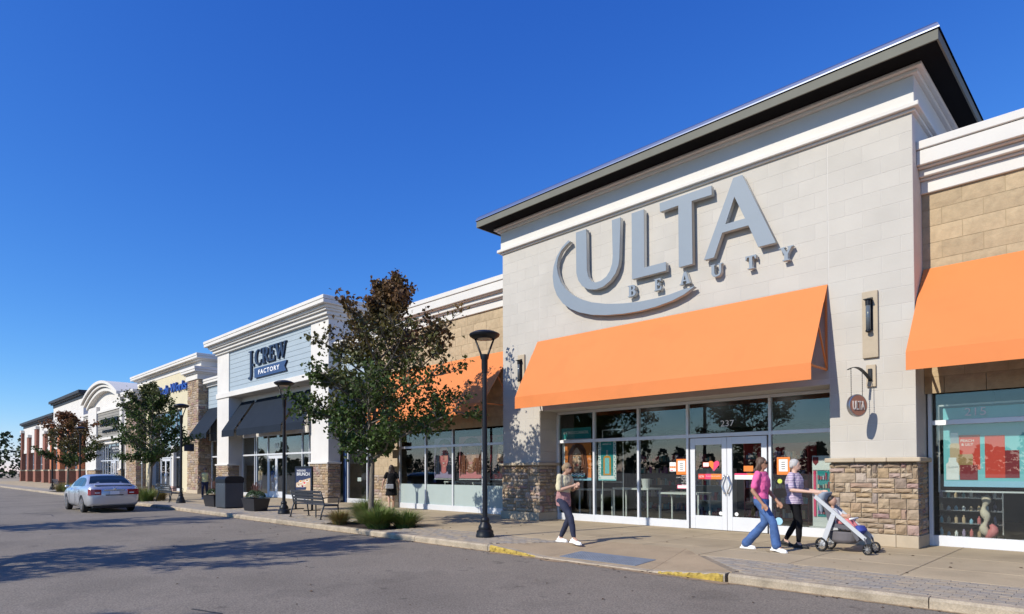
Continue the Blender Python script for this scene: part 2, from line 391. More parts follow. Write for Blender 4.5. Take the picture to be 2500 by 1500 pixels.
def ashlar(w, h, seed, u=0.095, v=0.098, big=1.0):
    r = random.Random(seed); nx = max(1, int(round(w/(u*big)))); ny = max(1, int(round(h/(v*big)))); uu, vv = w/nx, h/ny
    occ = [[False]*nx for _ in range(ny)]; out = []
    for j in range(ny):
        for i in range(nx):
            if occ[j][i]: continue
            ww = r.choice([1, 2, 2, 3, 3, 4]); hh = r.choice([1, 1, 1, 1, 2]) if ww > 1 else r.choice([1, 1, 2, 2])
            if ww == 4: hh = min(hh, 2)
            while ww > 1 and (i+ww > nx or any(occ[j][i+q] for q in range(ww))): ww -= 1
            while hh > 1 and (j+hh > ny or any(occ[j+p][i+q] for p in range(hh) for q in range(ww))): hh -= 1
            for p in range(hh):
                for q in range(ww): occ[j+p][i+q] = True
            out.append((i*uu, (i+ww)*uu, j*vv, (j+hh)*vv))
    return out

def stone_face(x0, x1, y, z0, z1, parent, seed, side=None, joined=False, big=1.0, mat='stone'):
    """stones on a plane facing -Y at y (side None), or facing +X/-X when side=+1/-1 (then x0..x1 are Y range and y is X)"""
    lst = []
    for k, (a, b, c, d) in enumerate(ashlar(x1-x0, z1-z0, seed, big=big)):
        g = 0.006*big
        me = block_mesh(round(b-a-2*g, 2), round(d-c-2*g, 2), 0.05, 'rock', (k+seed) % 5)
        if side is None: p = (x0+(a+b)/2, y, z0+(c+d)/2); rz = 0
        else: p = (y, x0+(a+b)/2, z0+(c+d)/2); rz = pi/2*side
        if joined: lst.append((me, p, rz))
        else: place(me, 'stone', mat, parent, p, rz)
    if joined:
        m = MB()
        for me, p, rz in lst:
            c, s = cos(rz), sin(rz)
            m.add([(v.co.x*c-v.co.y*s+p[0], v.co.x*s+v.co.y*c+p[1], v.co.z+p[2]) for v in me.vertices], [tuple(q.vertices) for q in me.polygons])
        o = m.build('stone_facing', mat, parent, recalc=False); o['kind'] = 'stuff'

def curve_mesh(splines, extrude, name='letter', bevel=0.0):
    c = bpy.data.curves.new(name, 'CURVE'); c.dimensions = '2D'; c.fill_mode = 'BOTH'; c.extrude = extrude/2; c.bevel_depth = bevel
    for pts in splines:
        sp = c.splines.new('POLY'); sp.points.add(len(pts)-1); sp.use_cyclic_u = True
        for i, (x, z) in enumerate(pts): sp.points[i].co = (x, z, 0, 1)
    o = bpy.data.objects.new(name, c); COL.objects.link(o)
    me = bpy.data.meshes.new_from_object(o); COL.objects.unlink(o); bpy.data.objects.remove(o); bpy.data.curves.remove(c); return me

def text_mesh(txt, width=None, height=None, extrude=0.01, bold=0.0, shear=0.0, spacing=1.0, align='LEFT'):
    c = bpy.data.curves.new('text', 'FONT'); c.body = txt; c.extrude = extrude/2; c.offset = bold; c.shear = shear; c.space_character = spacing; c.size = 1; c.resolution_u = 3
    o = bpy.data.objects.new('text', c); COL.objects.link(o)
    me = bpy.data.meshes.new_from_object(o); COL.objects.unlink(o); bpy.data.objects.remove(o); bpy.data.curves.remove(c)
    if not me.vertices: return me
    xs = [v.co.x for v in me.vertices]; ys = [v.co.y for v in me.vertices]
    x0, x1, y0, y1 = min(xs), max(xs), min(ys), max(ys)
    sx = width/(x1-x0) if width else None; sy = height/(y1-y0) if height else None
    if sx is None: sx = sy
    if sy is None: sy = sx
    for v in me.vertices: v.co.x = (v.co.x-x0)*sx; v.co.y = (v.co.y-y0)*sy
    return me

def put2d(me, name, mat, parent, x, y, z, rot=(pi/2, 0, 0)):
    """2-D mesh (x right, y up, z toward viewer) stood up facing -Y with its origin at x, y, z"""
    me.materials.clear(); me.materials.append(MATS[mat] if isinstance(mat, str) else mat)
    o = link(name, me, parent, (x, y, z)); o.rotation_euler = rot; return o
def text(txt, parent, mat, x, y, z, width=None, height=None, extrude=0.004, bold=0.0, shear=0.0, spacing=1.0, name='lettering', rot=(pi/2, 0, 0)):
    return put2d(text_mesh(txt, width, height, extrude, bold, shear, spacing), name, mat, parent, x, y, z, rot)
def letters(txt, parent, mat, x, y, z, width=None, height=None, extrude=0.004, bold=0.0, shear=0.0, spacing=1.0, name='letter'):
    """sign text split into one object per letter"""
    me = text_mesh(txt, width, height, extrude, bold, shear, spacing); n = len(me.vertices); par = list(range(n))
    def find(a):
        while par[a] != a: par[a] = par[par[a]]; a = par[a]
        return a
    for p in me.polygons:
        v = list(p.vertices)
        for q in v[1:]: par[find(q)] = find(v[0])
    isl = {}
    for p in me.polygons: isl.setdefault(find(p.vertices[0]), []).append(p)
    gs = []
    for ps in isl.values():
        xs = [me.vertices[i].co.x for p in ps for i in p.vertices]; gs.append([min(xs), max(xs), ps])
    gs.sort(key=lambda g: g[0]); out = []
    for g in gs:
        if out and g[0] < out[-1][1]-.35*min(g[1]-g[0], out[-1][1]-out[-1][0]): out[-1][1] = max(out[-1][1], g[1]); out[-1][2] = out[-1][2]+g[2]
        else: out.append(list(g))
    for g in out:
        idx = {}; V = []; Fc = []
        for p in g[2]:
            f = []
            for i in p.vertices:
                if i not in idx: idx[i] = len(V); V.append(tuple(me.vertices[i].co))
                f.append(idx[i])
            Fc.append(f)
        m2 = bpy.data.meshes.new(name); m2.from_pydata(V, [], Fc); put2d(m2, name, mat, parent, x, y, z)
    bpy.data.meshes.remove(me)
def text_line(parent, mat, txt, x0, x1, z0, z1, Y, extrude=0.002, bold=0.0, name='lettering'):
    return put2d(text_mesh(txt, x1-x0, z1-z0, extrude, bold), name, mat, parent, x0, Y, z0)
def clone(src, parent=None, at=None):
    """copy a thing and its parts"""
    c = src.copy(); COL.objects.link(c); c.parent = parent
    if at is not None: c.location = at
    ORG[c.name] = Vector(at) if at is not None else org(src)
    for ch in src.children: clone(ch, c)
    return c

# ------------------------------------------------------------------ ground, road, pavement
def struct(o): o['kind'] = 'structure'; return o
rd = MB(); rd.add([(-700, -500, -.13), (400, -500, -.13), (400, 8.66, -.13), (-700, 8.66, -.13)], [(0, 1, 2, 3)])
struct(rd.build('road', 'asphalt', recalc=False))
gr = MB(); gr.add([(-700, 8.66, -.14), (400, 8.66, -.14), (400, 500, -.14), (-700, 500, -.14)], [(0, 1, 2, 3)])
struct(gr.build('ground', 'concrete', recalc=False))

PITS = [(-15.95, -13.1), (-36.6, -33.6), (-56.2, -53.2)]
RAMP = (-9.05, -4.15)
sw = MB()
# bed below slabs and pavers, open under the ramp and the tree pits
xs = [6.0, RAMP[1], RAMP[0]] + [q for a, b in PITS for q in (b, a)] + [-130.0]
for i in range(0, len(xs), 2): sw.box(xs[i+1], xs[i], 8.77, 10.5, -.13, -.014)
sw.box(-130, RAMP[0], 10.5, 24, -.13, -.014); sw.box(RAMP[1], 6, 10.5, 24, -.13, -.014); sw.box(RAMP[0], RAMP[1], 10.75, 24, -.13, -.014)
sw.prism([(-9.05, 8.775), (-8.06, 10.15), (-9.05, 10.15)], lambda u, v, d: (u, v, d), -.12, -.006); sw.prism([(-4.15, 8.775), (-4.15, 10.15), (-5.43, 10.15)], lambda u, v, d: (u, v, d), -.12, -.006)
sw.box(RAMP[0], -8.06, 10.15, 10.75, -.13, -.014); sw.box(-5.43, RAMP[1], 10.15, 10.75, -.13, -.014)
SW = struct(sw.build('sidewalk', M('bed_sand', (.26, .215, .155), .95, var=.2, vs=6), recalc=False))
def slab(x0, x1, y0, y1, m=None):
    g = 0.006; m = m or MB(); return m.box(x0+g, x1-g, y0+g, y1-g, -.10, 0, 0.008)
slabc = {}
def put_slab(x0, x1, y0, y1):
    k = (round(x1-x0, 3), round(y1-y0, 3))
    if k not in slabc:
        me = slab(-k[0]/2, k[0]/2, -k[1]/2, k[1]/2).mesh('paving_slab', recalc=True); me.materials.append(MATS['concrete']); slabc[k] = me
    link('paving_slab', slabc[k], SW, ((x0+x1)/2, (y0+y1)/2, 0))
rows = [10.15, 11.25, 12.75, 15.6]
x = 5.11; far = MB()
while x > -128:
    x2 = x-1.5
    for j in range(3):
        if j == 0 and -8.5 < x2+.05 and x-.05 < -5.3: continue
        if x > -48: put_slab(x2, x, rows[j], rows[j+1])
        else: slab(x2, x, rows[j], rows[j+1], far)
    x = x2
o = far.build('far_paving_slabs', 'concrete', SW); o['kind'] = 'stuff'
for poly in ([(-8.384, 10.156), (-8.06, 10.156), (-7.508, 10.756), (-6.896, 10.756), (-6.896, 11.244), (-8.384, 11.244)], [(-6.884, 10.756), (-5.945, 10.756), (-5.43, 10.156), (-5.396, 10.156), (-5.396, 11.244), (-6.884, 11.244)]):
    MB().prism(poly, lambda u, v, d: (u, v, d), -.1, 0).build('paving_slab', 'concrete', SW)
# ramp: centre and two flared sides
def ramp_piece(pts):
    n = len(pts); cx = sum(p[0] for p in pts)/n; cy = sum(p[1] for p in pts)/n
    pts = [(p[0]+(cx-p[0])*.004, p[1]+(cy-p[1])*.003, p[2]) for p in pts]
    m = MB(); m.add([(a, b, c) for a, b, c in pts]+[(a, b, -.3) for a, b, c in pts], [tuple(range(n)), tuple(reversed(range(n, 2*n)))]+[(i, i+n, (i+1) % n+n, (i+1) % n) for i in range(n)])
    return m.build('ramp_slab', 'ramp_concrete', SW)
Hh, Gg = (-7.6, 8.775, -.108), (-5.45, 8.775, -.108)
Cc, Dd = (-7.5, 10.75, 0), (-5.95, 10.75, 0)
ramp_piece([Cc, Hh, Gg, Dd]); ramp_piece([(-8.06, 10.15, 0), (-9.05, 8.775, 0), Hh, Cc]); ramp_piece([Dd, Gg, (-4.15, 8.775, 0), (-5.43, 10.15, 0)])
rz = lambda y: -.108*(10.75-y)/(10.75-8.775)
pl = MB(); x0, x1, y0, y1 = -7.43, -5.82, 8.86, 9.5
pl.add([(x0, y0, rz(y0)+.006), (x1, y0, rz(y0)+.006), (x1, y1, rz(y1)+.006), (x0, y1, rz(y1)+.006), (x0, y0, rz(y0)-.02), (x1, y0, rz(y0)-.02), (x1, y1, rz(y1)-.02), (x0, y1, rz(y1)-.02)], [(0, 1, 2, 3), (0, 4, 5, 1), (1, 5, 6, 2), (2, 6, 7, 3), (3, 7, 4, 0)])
plate = pl.build('warning_plate', 'tactile', SW)
dm = MB()
for i in range(27):
    for j in range(11):
        px, py = x0+.03+i*.0595, y0+.03+j*.058; dm.lathe([(.014, 0), (.012, .004), (.007, .007)], (px, py, rz(py)+.006), 8)
tag(dm.build('domes', 'tactile', plate), kind='stuff')
# pavers
def pav_ok(x0, x1, y0, y1):
    for a, b in PITS:
        if x1 > a-.02 and x0 < b+.02: return False
    for px in (x0, x1):
        for py in (y0, y1):
            t = (py-8.775)/(10.15-8.775)
            if RAMP[0]+t*.99 < px < RAMP[1]-t*1.28: return False
    return True
pm = MB(); w, h, c = .197, .097, .005
pm.add([(-w/2, -h/2, -.06), (w/2, -h/2, -.06), (w/2, h/2, -.06), (-w/2, h/2, -.06), (-w/2, -h/2, -c), (w/2, -h/2, -c), (w/2, h/2, -c), (-w/2, h/2, -c), (-w/2+c, -h/2+c, 0), (w/2-c, -h/2+c, 0), (w/2-c, h/2-c, 0), (-w/2+c, h/2-c, 0)],
       [(8, 9, 10, 11), (4, 5, 9, 8), (5, 6, 10, 9), (6, 7, 11, 10), (7, 4, 8, 11), (0, 1, 5, 4), (1, 2, 6, 5), (2, 3, 7, 6), (3, 0, 4, 7)])
PAV = pm.mesh('paver'); PAV.materials.append(MATS['paver'])
pr_ = random.Random(5); rest = MB(); npv = 0
ny = 13; hy = (10.145-8.785)/ny
for j in range(ny):
    y0 = 8.785+j*hy; x = 2.0-(0.1 if j % 2 else 0)
    while x > -34:
        x2 = x-.2
        if pav_ok(x2, x, y0, y0+hy):
            p = ((x+x2)/2, y0+hy/2, pr_.uniform(-.002, .0015))
            if -5.4 < x < -0.75 and npv < 300:
                link('paver', PAV, SW, p); npv += 1
            else: rest.add([(v[0]+p[0], v[1]+p[1], v[2]+p[2]) for v in pm.v], pm.f)
        x = x2
o = rest.build('paver_field', 'paver', SW, recalc=False); o['kind'] = 'stuff'
for a, b in ((-128, -56.25), (-53.15, -36.65)): B('paver_strip', 'paver', SW, a, b, 8.785, 10.145, -.1, -.002)
# kerb stones
KB = struct(link('kerb', None)); KB['kind'] = 'structure'
kr = random.Random(9)
def kerb(x0, x1, za, zb, mat='kerb_stone'):
    n = max(2, int((x1-x0)/.3)); m = MB(); g = .006; V = []; Fc = []
    for i in range(n+1):
        t = i/n; xx = x0+g+(x1-x0-2*g)*t; zt = za+(zb-za)*t; e = 0 if i in (0, n) else 1
        V += [(xx, 8.615+kr.uniform(-.006, .006), -.3), (xx, 8.605+kr.uniform(-.008, .004)*e, zt-.035+kr.uniform(-.008, .004)*e), (xx, 8.63+kr.uniform(-.006, .006), zt+kr.uniform(-.004, 0)), (xx, 8.768, zt), (xx, 8.768, -.3)]
        if i:
            a = (i-1)*5; b = i*5
            for q in range(4): Fc.append((a+q, a+q+1, b+q+1, b+q))
    Fc += [(0, 4, 3, 2, 1), tuple(n*5+q for q in (0, 1, 2, 3, 4))]
    m.add(V, Fc); return m.build('kerb_stone', mat, KB)
edges = [6.0, 3.2, .6, -1.75, -4.13]
for a, b in zip(edges, edges[1:]): kerb(b, a, 0, 0)
kerb(-5.45, -4.17, -.108, -.005); kerb(-7.6, -5.45, -.108, -.108); kerb(-9.05, -7.6, 0, -.108)
x = -9.05
while x > -126:
    l = kr.uniform(2.2, 3.0); kerb(x-l, x, 0, 0); x -= l
yl = MB()
for (xa, xb, za, zb) in ((-5.25, -4.2, -.10, -.012), (-8.98, -7.8, -.004, -.10)):
    n = 12; V = []; Fc = []
    for i in range(n+1):
        t = i/n; xx = xa+(xb-xa)*t; zz = za+(zb-za)*t
        V += [(xx, 8.594, -.128), (xx, 8.592, zz-.032), (xx, 8.618+kr.uniform(-.002, .02), zz+.003)]
        if i: a = (i-1)*3; b = i*3; Fc += [(a, a+1, b+1, b), (a+1, a+2, b+2, b+1)]
    yl.add(V, Fc)
yl.build('yellow_paint', 'kerb_yellow', KB, recalc=False)
# planting beds
beds = []
for i, (a, b) in enumerate(PITS):
    m = MB(); nx, ny_ = 16, 10; V = []; Fc = []; r = random.Random(i)
    for j in range(ny_+1):
        for k in range(nx+1): V.append((a+(b-a)*k/nx, 8.775+(10.5-8.775)*j/ny_, -.045+r.uniform(-.02, .03)))
    for j in range(ny_):
        for k in range(nx): q = j*(nx+1)+k; Fc.append((q, q+1, q+nx+2, q+nx+1))
    m.add(V, Fc); struct(m.build('planting_bed', 'mulch', recalc=False))
# grit along the kerb and fallen leaves
g = MB(); r = random.Random(12); V = []; Fc = []; n = 260
for i in range(n+1):
    xx = 4-46*i/n; wd = .05+.05*r.random()+(.12*r.random() if -9 < xx < -4 else 0); V += [(xx, 8.62, -.1255), (xx, 8.60-wd, -.1262)]
    if i: a = (i-1)*2; Fc.append((a, a+1, a+3, a+2))
g.add(V, Fc); tag(g.build('gutter_grit', M('grit', (0.30, 0.215, 0.13), 1.0, var=0.4, vs=14, bump=0.5, bs=80)), 'sandy grit gathered along the foot of the kerb', 'grit', kind='stuff')
lv = MB()
for i in range(420):
    if i < 210: xx, yy, zz = r.uniform(-40, 0), 8.58-abs(r.gauss(0, .10)), -.122
    elif i < 320: xx, yy, zz = r.uniform(-20, -.5), r.uniform(8.8, 13.2), .004
    else: xx, yy, zz = r.uniform(-20, -1), r.uniform(3, 8.4), -.122
    if RAMP[0] < xx < RAMP[1] and zz > 0 and yy < 10.8: continue
    s = r.uniform(.012, .036); a = r.uniform(0, 6.3); ca, sa = cos(a), sin(a)
    lv.add([(xx+ca*s, yy+sa*s, zz), (xx-sa*s*.6, yy+ca*s*.6, zz+r.uniform(0, .015)), (xx-ca*s, yy-sa*s, zz), (xx+sa*s*.6, yy-ca*s*.6, zz+r.uniform(0, .012))], [(0, 1, 2, 3)])
tag(lv.build('fallen_leaves', M('dry_leaf', (0.10, 0.055, 0.025), 0.9, col2=(0.045, 0.03, 0.02), var=0.2), recalc=False), 'small brown fallen leaves scattered over road and pavement', 'leaves', kind='stuff')
# tar cracks in the road
ck = MB()
for pts in ([(-13.2, 5.2), (-12.6, 5.35), (-12.2, 5.6), (-11.75, 5.7)], [(-21.5, 6.2), (-20.8, 6.9), (-20.3, 7.0), (-19.8, 7.6)], [(-30, 3.9), (-28, 4.5), (-27, 4.4)], [(-7.7, 2.6), (-7.2, 2.75)]):
    for a, b in zip(pts, pts[1:]): ck.bar((a[0], a[1], -.129), (b[0], b[1], -.129), .03, .006)
tag(ck.build('road_cracks', M('tar', (0.03, 0.03, 0.032), 0.7)), 'thin dark cracks across the asphalt road', 'crack', kind='stuff')

# ------------------------------------------------------------------ building helpers
def bars(parent, name, mat, lst, bev=0.004):
    for b in lst: B(name, mat, parent, *b, bev)
def storefront(parent, Y, xs, zt, zh, door=None, sill=0.2, mat='aluminium', w=0.062, frosted=None, base=0.0):
    """aluminium shopfront: sill and head as the part's own mesh; mullions, transoms and panes as its pieces"""
    m = MB(); D = 0.11; X0, X1 = xs[0], xs[-1]; sills = []
    segs = [(X0, X1)] if not door else [(X0, door[0]), (door[1], X1)]
    for a, b in segs:
        if b-a > .1: sills.append((a, b))
    m.box(X0, X1, Y+.002, Y+D, zh-.07, zh, .004)
    fr = m.build('storefront_frame', mat, parent)
    for a, b in sills: B('sill', mat, fr, a, b, Y, Y+D, base, base+sill, .004)
    for x in xs: B('mullion', mat, fr, x-w/2, x+w/2, Y-.004, Y+D-.01, base+(0 if sill else 0), zh-.07, .004)
    for a, b in zip(xs, xs[1:]):
        isd = door and a > door[0]-.1 and b < door[1]+.1
        a2, b2 = a+w/2, b-w/2
        for z in (zt if hasattr(zt, '__len__') else [zt]): B('transom', mat, fr, a2, b2, Y, Y+D-.02, z-.045, z+.045, .004)
        levels = [base+sill]+[z for z in (zt if hasattr(zt, '__len__') else [zt])]+[zh-.07]
        for k, (lo, hi) in enumerate(zip(levels, levels[1:])):
            if isd and k == 0: continue
            lo2 = lo+(.045 if k else 0); hi2 = hi-(.045 if k < len(levels)-2 else 0)
            if frosted and k == 0:
                B('frosted_panel', 'frosted', fr, a2, b2, Y+.05, Y+.056, lo2, frosted); lo2 = frosted+.002
            MB().box(a2, b2, Y+.045, Y+.053, lo2, hi2).build('pane', GLASS, fr, recalc=False)
    return fr
def double_door(parent, Y, x0, x1, h, mat='aluminium', handles='chrome', stile=.125, top=.17, bot=.34, bent=True):
    xc = (x0+x1)/2
    for s, (a, b) in enumerate(((x0, xc-.004), (xc+.004, x1))):
        m = MB(); D0, D1 = Y+.02, Y+.075
        m.box(a, a+stile, D0, D1, .012, h, .004); m.box(b-stile, b, D0, D1, .012, h, .004)
        m.box(a+stile, b-stile, D0+.002, D1-.002, .012, bot, .004); m.box(a+stile, b-stile, D0+.002, D1-.002, h-top, h, .004)
        d = m.build('door', mat, parent)
        MB().box(a+stile, b-stile, Y+.04, Y+.048, bot, h-top).build('pane', GLASS, d, recalc=False)
        hx = (b-.05) if s == 0 else (a+.05); sg = -1 if s == 0 else 1
        pts = []
        for i in range(13):
            t = i/12; pts.append((hx+sg*(-.035*cos(2*pi*t)+.02), Y-.035-.015*sin(pi*t), .88+.46*t))
        if not bent: pts = [(hx, Y-.04, .95), (hx, Y-.04, 1.25)]
        hm = MB().tube(pts, .017, 8); hm.tube([(pts[0][0], Y+.03, pts[0][2]+.03), pts[0][:2]+(pts[0][2]+.03,)], .012, 6); hm.tube([(pts[-1][0], Y+.03, pts[-1][2]-.03), pts[-1][:2]+(pts[-1][2]-.03,)], .012, 6)
        hm.build('handle', handles, d, smooth=True)
def awning(parent, X0, X1, Yw, zt, Yf, zv, zb, mat, bracemat=None, seams=(0.28, ), closed=False):
    m = MB(); th = .012
    prof = [(Yw, zt)]
    for s in seams:
        yy, zz = Yw+(Yf-Yw)*s, zt+(zv-zt)*s; prof += [(yy, zz), (yy-.014, zz-.004)]
    prof += [(Yf, zv), (Yf-.006, zb)]
    n = max(2, int((X1-X0)/.6)); V = []; Fc = []
    for i in range(n+1):
        xx = X0+(X1-X0)*i/n
        for q, (y, z) in enumerate(prof):
            sag = 0.004*sin(i*1.7+q) if 0 < i < n and 0 < q < len(prof)-1 else 0
            V.append((xx, y+sag, z-sag))
    k = len(prof)
    for i in range(n):
        for q in range(k-1): Fc.append((i*k+q, (i+1)*k+q, (i+1)*k+q+1, i*k+q+1))
    m.add(V, Fc); a = m.build('awning', mat, parent, recalc=False)
    so_ = a.modifiers.new('thick', 'SOLIDIFY'); so_.thickness = th; so_.offset = -1
    bm_ = bracemat or mat
    for xx in (X0+.03, X1-.03):
        f = MB(); f.bar((xx, Yw-.02, zt-.05), (xx, Yw-.02, zv-.02), .035); f.bar((xx, Yw-.02, zv-.03), (xx, Yf+.03, zv-.03), .035)
        f.bar((xx, Yw-.02, zv+.0), (xx, Yf+(Yw-Yf)*.5, zv+(zt-zv)*.5-.04), .03)
        f.build('awning_bracket', bm_, a)
    MB().bar((X0, Yf+.03, zv-.02), (X1, Yf+.03, zv-.02), .035).build('awning_rail', bm_, a)
    return a
def cornice(parent, X0, X1, Yf, Yb, tiers, mat='white_trim', name='cornice_band', sides=(1, 1)):
    for z0, z1, p in tiers: B(name, mat, parent, X0-p*sides[0], X1+p*sides[1], Yf-p, Yb, z0, z1, .012)
def room(parent, X0, X1, Y0, Y1, H, wall='interior', floor='interior_floor'):
    m = MB(); m.add([(X0, Y0, 0), (X0, Y1, 0), (X0, Y1, H), (X0, Y0, H), (X1, Y0, 0), (X1, Y1, 0), (X1, Y1, H), (X1, Y0, H)], [(0, 1, 2, 3), (1, 5, 6, 2), (5, 4, 7, 6), (3, 2, 6, 7)])
    i = m.build('interior', wall, parent, recalc=False)
    MB().add([(X0, Y0, .012), (X1, Y0, .012), (X1, Y1, .012), (X0, Y1, .012)], [(0, 1, 2, 3)]).build('interior_floor', floor, parent, recalc=False)
    return i
def fp(parent, name, mat, pts, Y, d=.002):
    """flat printed shape, 2 mm thick, facing -Y with its front at Y"""
    return MB().prism(pts, lambda u, v, q: (u, q, v), Y, Y+d).build(name, mat, parent)
def rect(x0, x1, z0, z1): return [(x0, z0), (x1, z0), (x1, z1), (x0, z1)]
def ell(cx, cz, rx, rz, n=18, a0=0, a1=2*pi): return [(cx+rx*cos(a0+(a1-a0)*i/n), cz+rz*sin(a0+(a1-a0)*i/n)) for i in range(n)]

# ------------------------------------------------------------------ main beauty store block
UL = thing('beauty_store', 'tall pale block store with orange awning, big grey letters and dark flat roof', 'store', (-8.3, 13.75, 0))
X0, X1, OX0, OX1 = -13.745, -2.95, -12.25, -4.42
Yc = 13.754
m = MB()
m.box(X0, OX0, Yc, 14.62, 0, 8.2); m.box(OX1, X1, Yc, 14.62, 0, 8.2); m.box(OX0, OX1, Yc, 14.62, 3.18, 8.2)
m.box(X0, X0+.2, 14.62, 23.8, 0, 8.9); m.box(X1-.2, X1, 14.62, 23.8, 0, 8.9); m.box(X0+.2, X1-.2, 23.6, 23.8, 0, 8.9)
m.box(X0+.3, X1-.3, 14.62, 23.5, 8.0, 8.85); m.box(X0+.02, X1-.02, Yc+.03, 14.62, 8.2, 8.9)
wall = m.build('wall', 'white_joint', UL, recalc=False)
def beh(a, b, z0, z1): return z1 < 5.15 and z0 > 3.22 and a > -12.25 and b < -4.35
zb = 1.69
coursed([(X0, OX0-.004), (OX0+.004, OX1-.004), (OX1+.004, X1)], zb, 8.12, 13.75, 'white_block', 'smooth', wall, gap=.007,
        skip=lambda a, b, z0, z1: z0 < 3.12 and a > OX0-.05 and b < OX1+.05, hide=beh)
# piers: returns of smooth block inside the opening
for xx, s in ((OX0, 1), (OX1, -1)):
    lst = []
    for j in range(5):
        z0 = zb+j*.3205; z1 = min(3.18, z0+.3205)
        B('return_block', 'white_block', wall, *(sorted((xx, xx+s*.012))), 13.765, 14.5, z0+.005, z1-.005, .004)
for i, (a, b) in enumerate(((X0, OX0), (OX1, X1))):
    core = B('stone_pier', 'mortar', UL, a+.012, b-.012 if i else b+.005, 13.74, 14.60, .225, 1.60)
    if i == 0: core.data.transform(Matrix.Translation((0, 0, 0)))
    stone_face(a-.02, b+.03, 13.70, .235, 1.585, core, 21+i)
    if i == 0: stone_face(13.72, 14.46, b+.045, .235, 1.585, core, 31, side=1)
    else:
        stone_face(13.72, 14.46, b+.03, .235, 1.585, core, 33, side=1)
    cap0, cap1 = a-.07, b+.09
    n = 3; w = (cap1-cap0)/n
    for k in range(n): B('pier_cap', 'limestone', UL, cap0+k*w+(.003 if k else 0), cap0+(k+1)*w-.003, 13.60, 14.58, 1.60, 1.685, .014)
    B('plinth', 'limestone', UL, a-.03, b-.33, 13.66, 14.55, 0.0, .228, .008); B('plinth', 'limestone', UL, b-.325, b+.035, 13.66, 14.55, 0.0, .228, .008)
# frieze and roof
cornice(UL, X0, X1, 13.75, 23.8, [(8.115, 8.165, .06), (8.165, 8.255, .13), (8.255, 8.785, .045), (8.785, 8.85, .12), (8.85, 8.915, .20)])
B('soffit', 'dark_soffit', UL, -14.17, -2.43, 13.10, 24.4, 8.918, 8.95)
m = MB(); m.box(-14.2, -2.4, 13.07, 13.099, 8.905, 9.085, .004); m.box(-14.2, -14.171, 13.10, 24.4, 8.905, 9.085); m.box(-2.429, -2.4, 13.10, 24.4, 8.905, 9.085)
m.build('fascia', 'olive_fascia', UL)
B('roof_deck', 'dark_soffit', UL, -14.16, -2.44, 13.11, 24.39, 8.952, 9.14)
m = MB(); pf = [(0, 9.10), (.006, 9.13), (.03, 9.20), (.07, 9.245), (.14, 9.268), (.24, 9.275)]
ring = lambda t: [(-14.225+t, 13.045+t), (-2.375-t, 13.045+t), (-2.375-t, 24.4-t), (-14.225+t, 24.4-t)]
V = []; Fc = []
for t, z in pf: V += [(x, y, z) for x, y in ring(t)]
for i in range(len(pf)-1):
    for k in range(4): Fc.append((i*4+k, i*4+(k+1) % 4, (i+1)*4+(k+1) % 4, (i+1)*4+k))
Fc.append(tuple((len(pf)-1)*4+k for k in range(4))); m.add(V, Fc); m.build('roof_edge', 'roof_metal', UL)
# storefront and doors
storefront(UL, 14.5, [OX0+.04, -10.88, -9.42, -7.985, -5.94, OX1-.04], 2.30, 3.175, door=(-7.985, -5.94))
double_door(UL, 14.49, -7.91, -6.015, 2.24)
awning(UL, -12.30, -4.435, 13.74, 5.20, 12.785, 3.505, 3.185, 'orange_canvas', seams=(.24,))
room(UL, X0+.2, X1-.2, 14.66, 23, 3.6)
B('sign_box', 'interior_dark', UL, -12.0, -4.6, 18.6, 18.8, 2.75, 3.58)
for lx in (-11.5, -9.3, -7.1, -4.9):
    for ly in (16.2, 18.2, 20.5): B('ceiling_light', M('lit_panel', (.9, .9, .9), .5, var=0, emit=(1, .97, .92, 2.5)), UL, lx-.3, lx+.3, ly-.3, ly+.3, 3.56, 3.58)
B('number_plate', 'sign_white', UL, -12.16, -11.98, 14.488, 14.494, 2.262, 2.345)
# grey letters
SG = thing('store_sign', 'large grey raised sign letters with a sweeping underline above orange awning', 'sign', (-8.4, 13.7, 5.4))
ULT = dict(U=[[(-10.73, 7.94), (-10.725, 6.84), (-10.66, 6.62), (-10.53, 6.44), (-10.34, 6.31), (-10.09, 6.25), (-9.84, 6.27), (-9.61, 6.38), (-9.45, 6.54), (-9.36, 6.72), (-9.33, 6.90), (-9.29, 7.94), (-9.55, 7.94), (-9.53, 7.02), (-9.55, 6.81), (-9.62, 6.64), (-9.74, 6.51), (-9.91, 6.44), (-10.09, 6.43), (-10.23, 6.50), (-10.33, 6.65), (-10.37, 6.84), (-10.385, 7.94)]],
           L=[[(-8.95, 7.94), (-8.6, 7.94), (-8.6, 6.48), (-8.0, 6.48), (-7.99, 6.27), (-8.95, 6.27)]],
           T=[[(-8.15, 7.95), (-6.82, 7.95), (-6.81, 7.74), (-7.31, 7.75), (-7.30, 6.27), (-7.65, 6.27), (-7.65, 7.75), (-8.14, 7.74)]],
           A=[[(-6.30, 7.95), (-6.10, 7.95), (-5.39, 6.27), (-5.76, 6.27), (-5.97, 6.80), (-6.57, 6.80), (-6.77, 6.29), (-7.01, 6.29)], [(-6.28, 7.53), (-6.04, 6.97), (-6.50, 6.97)]])
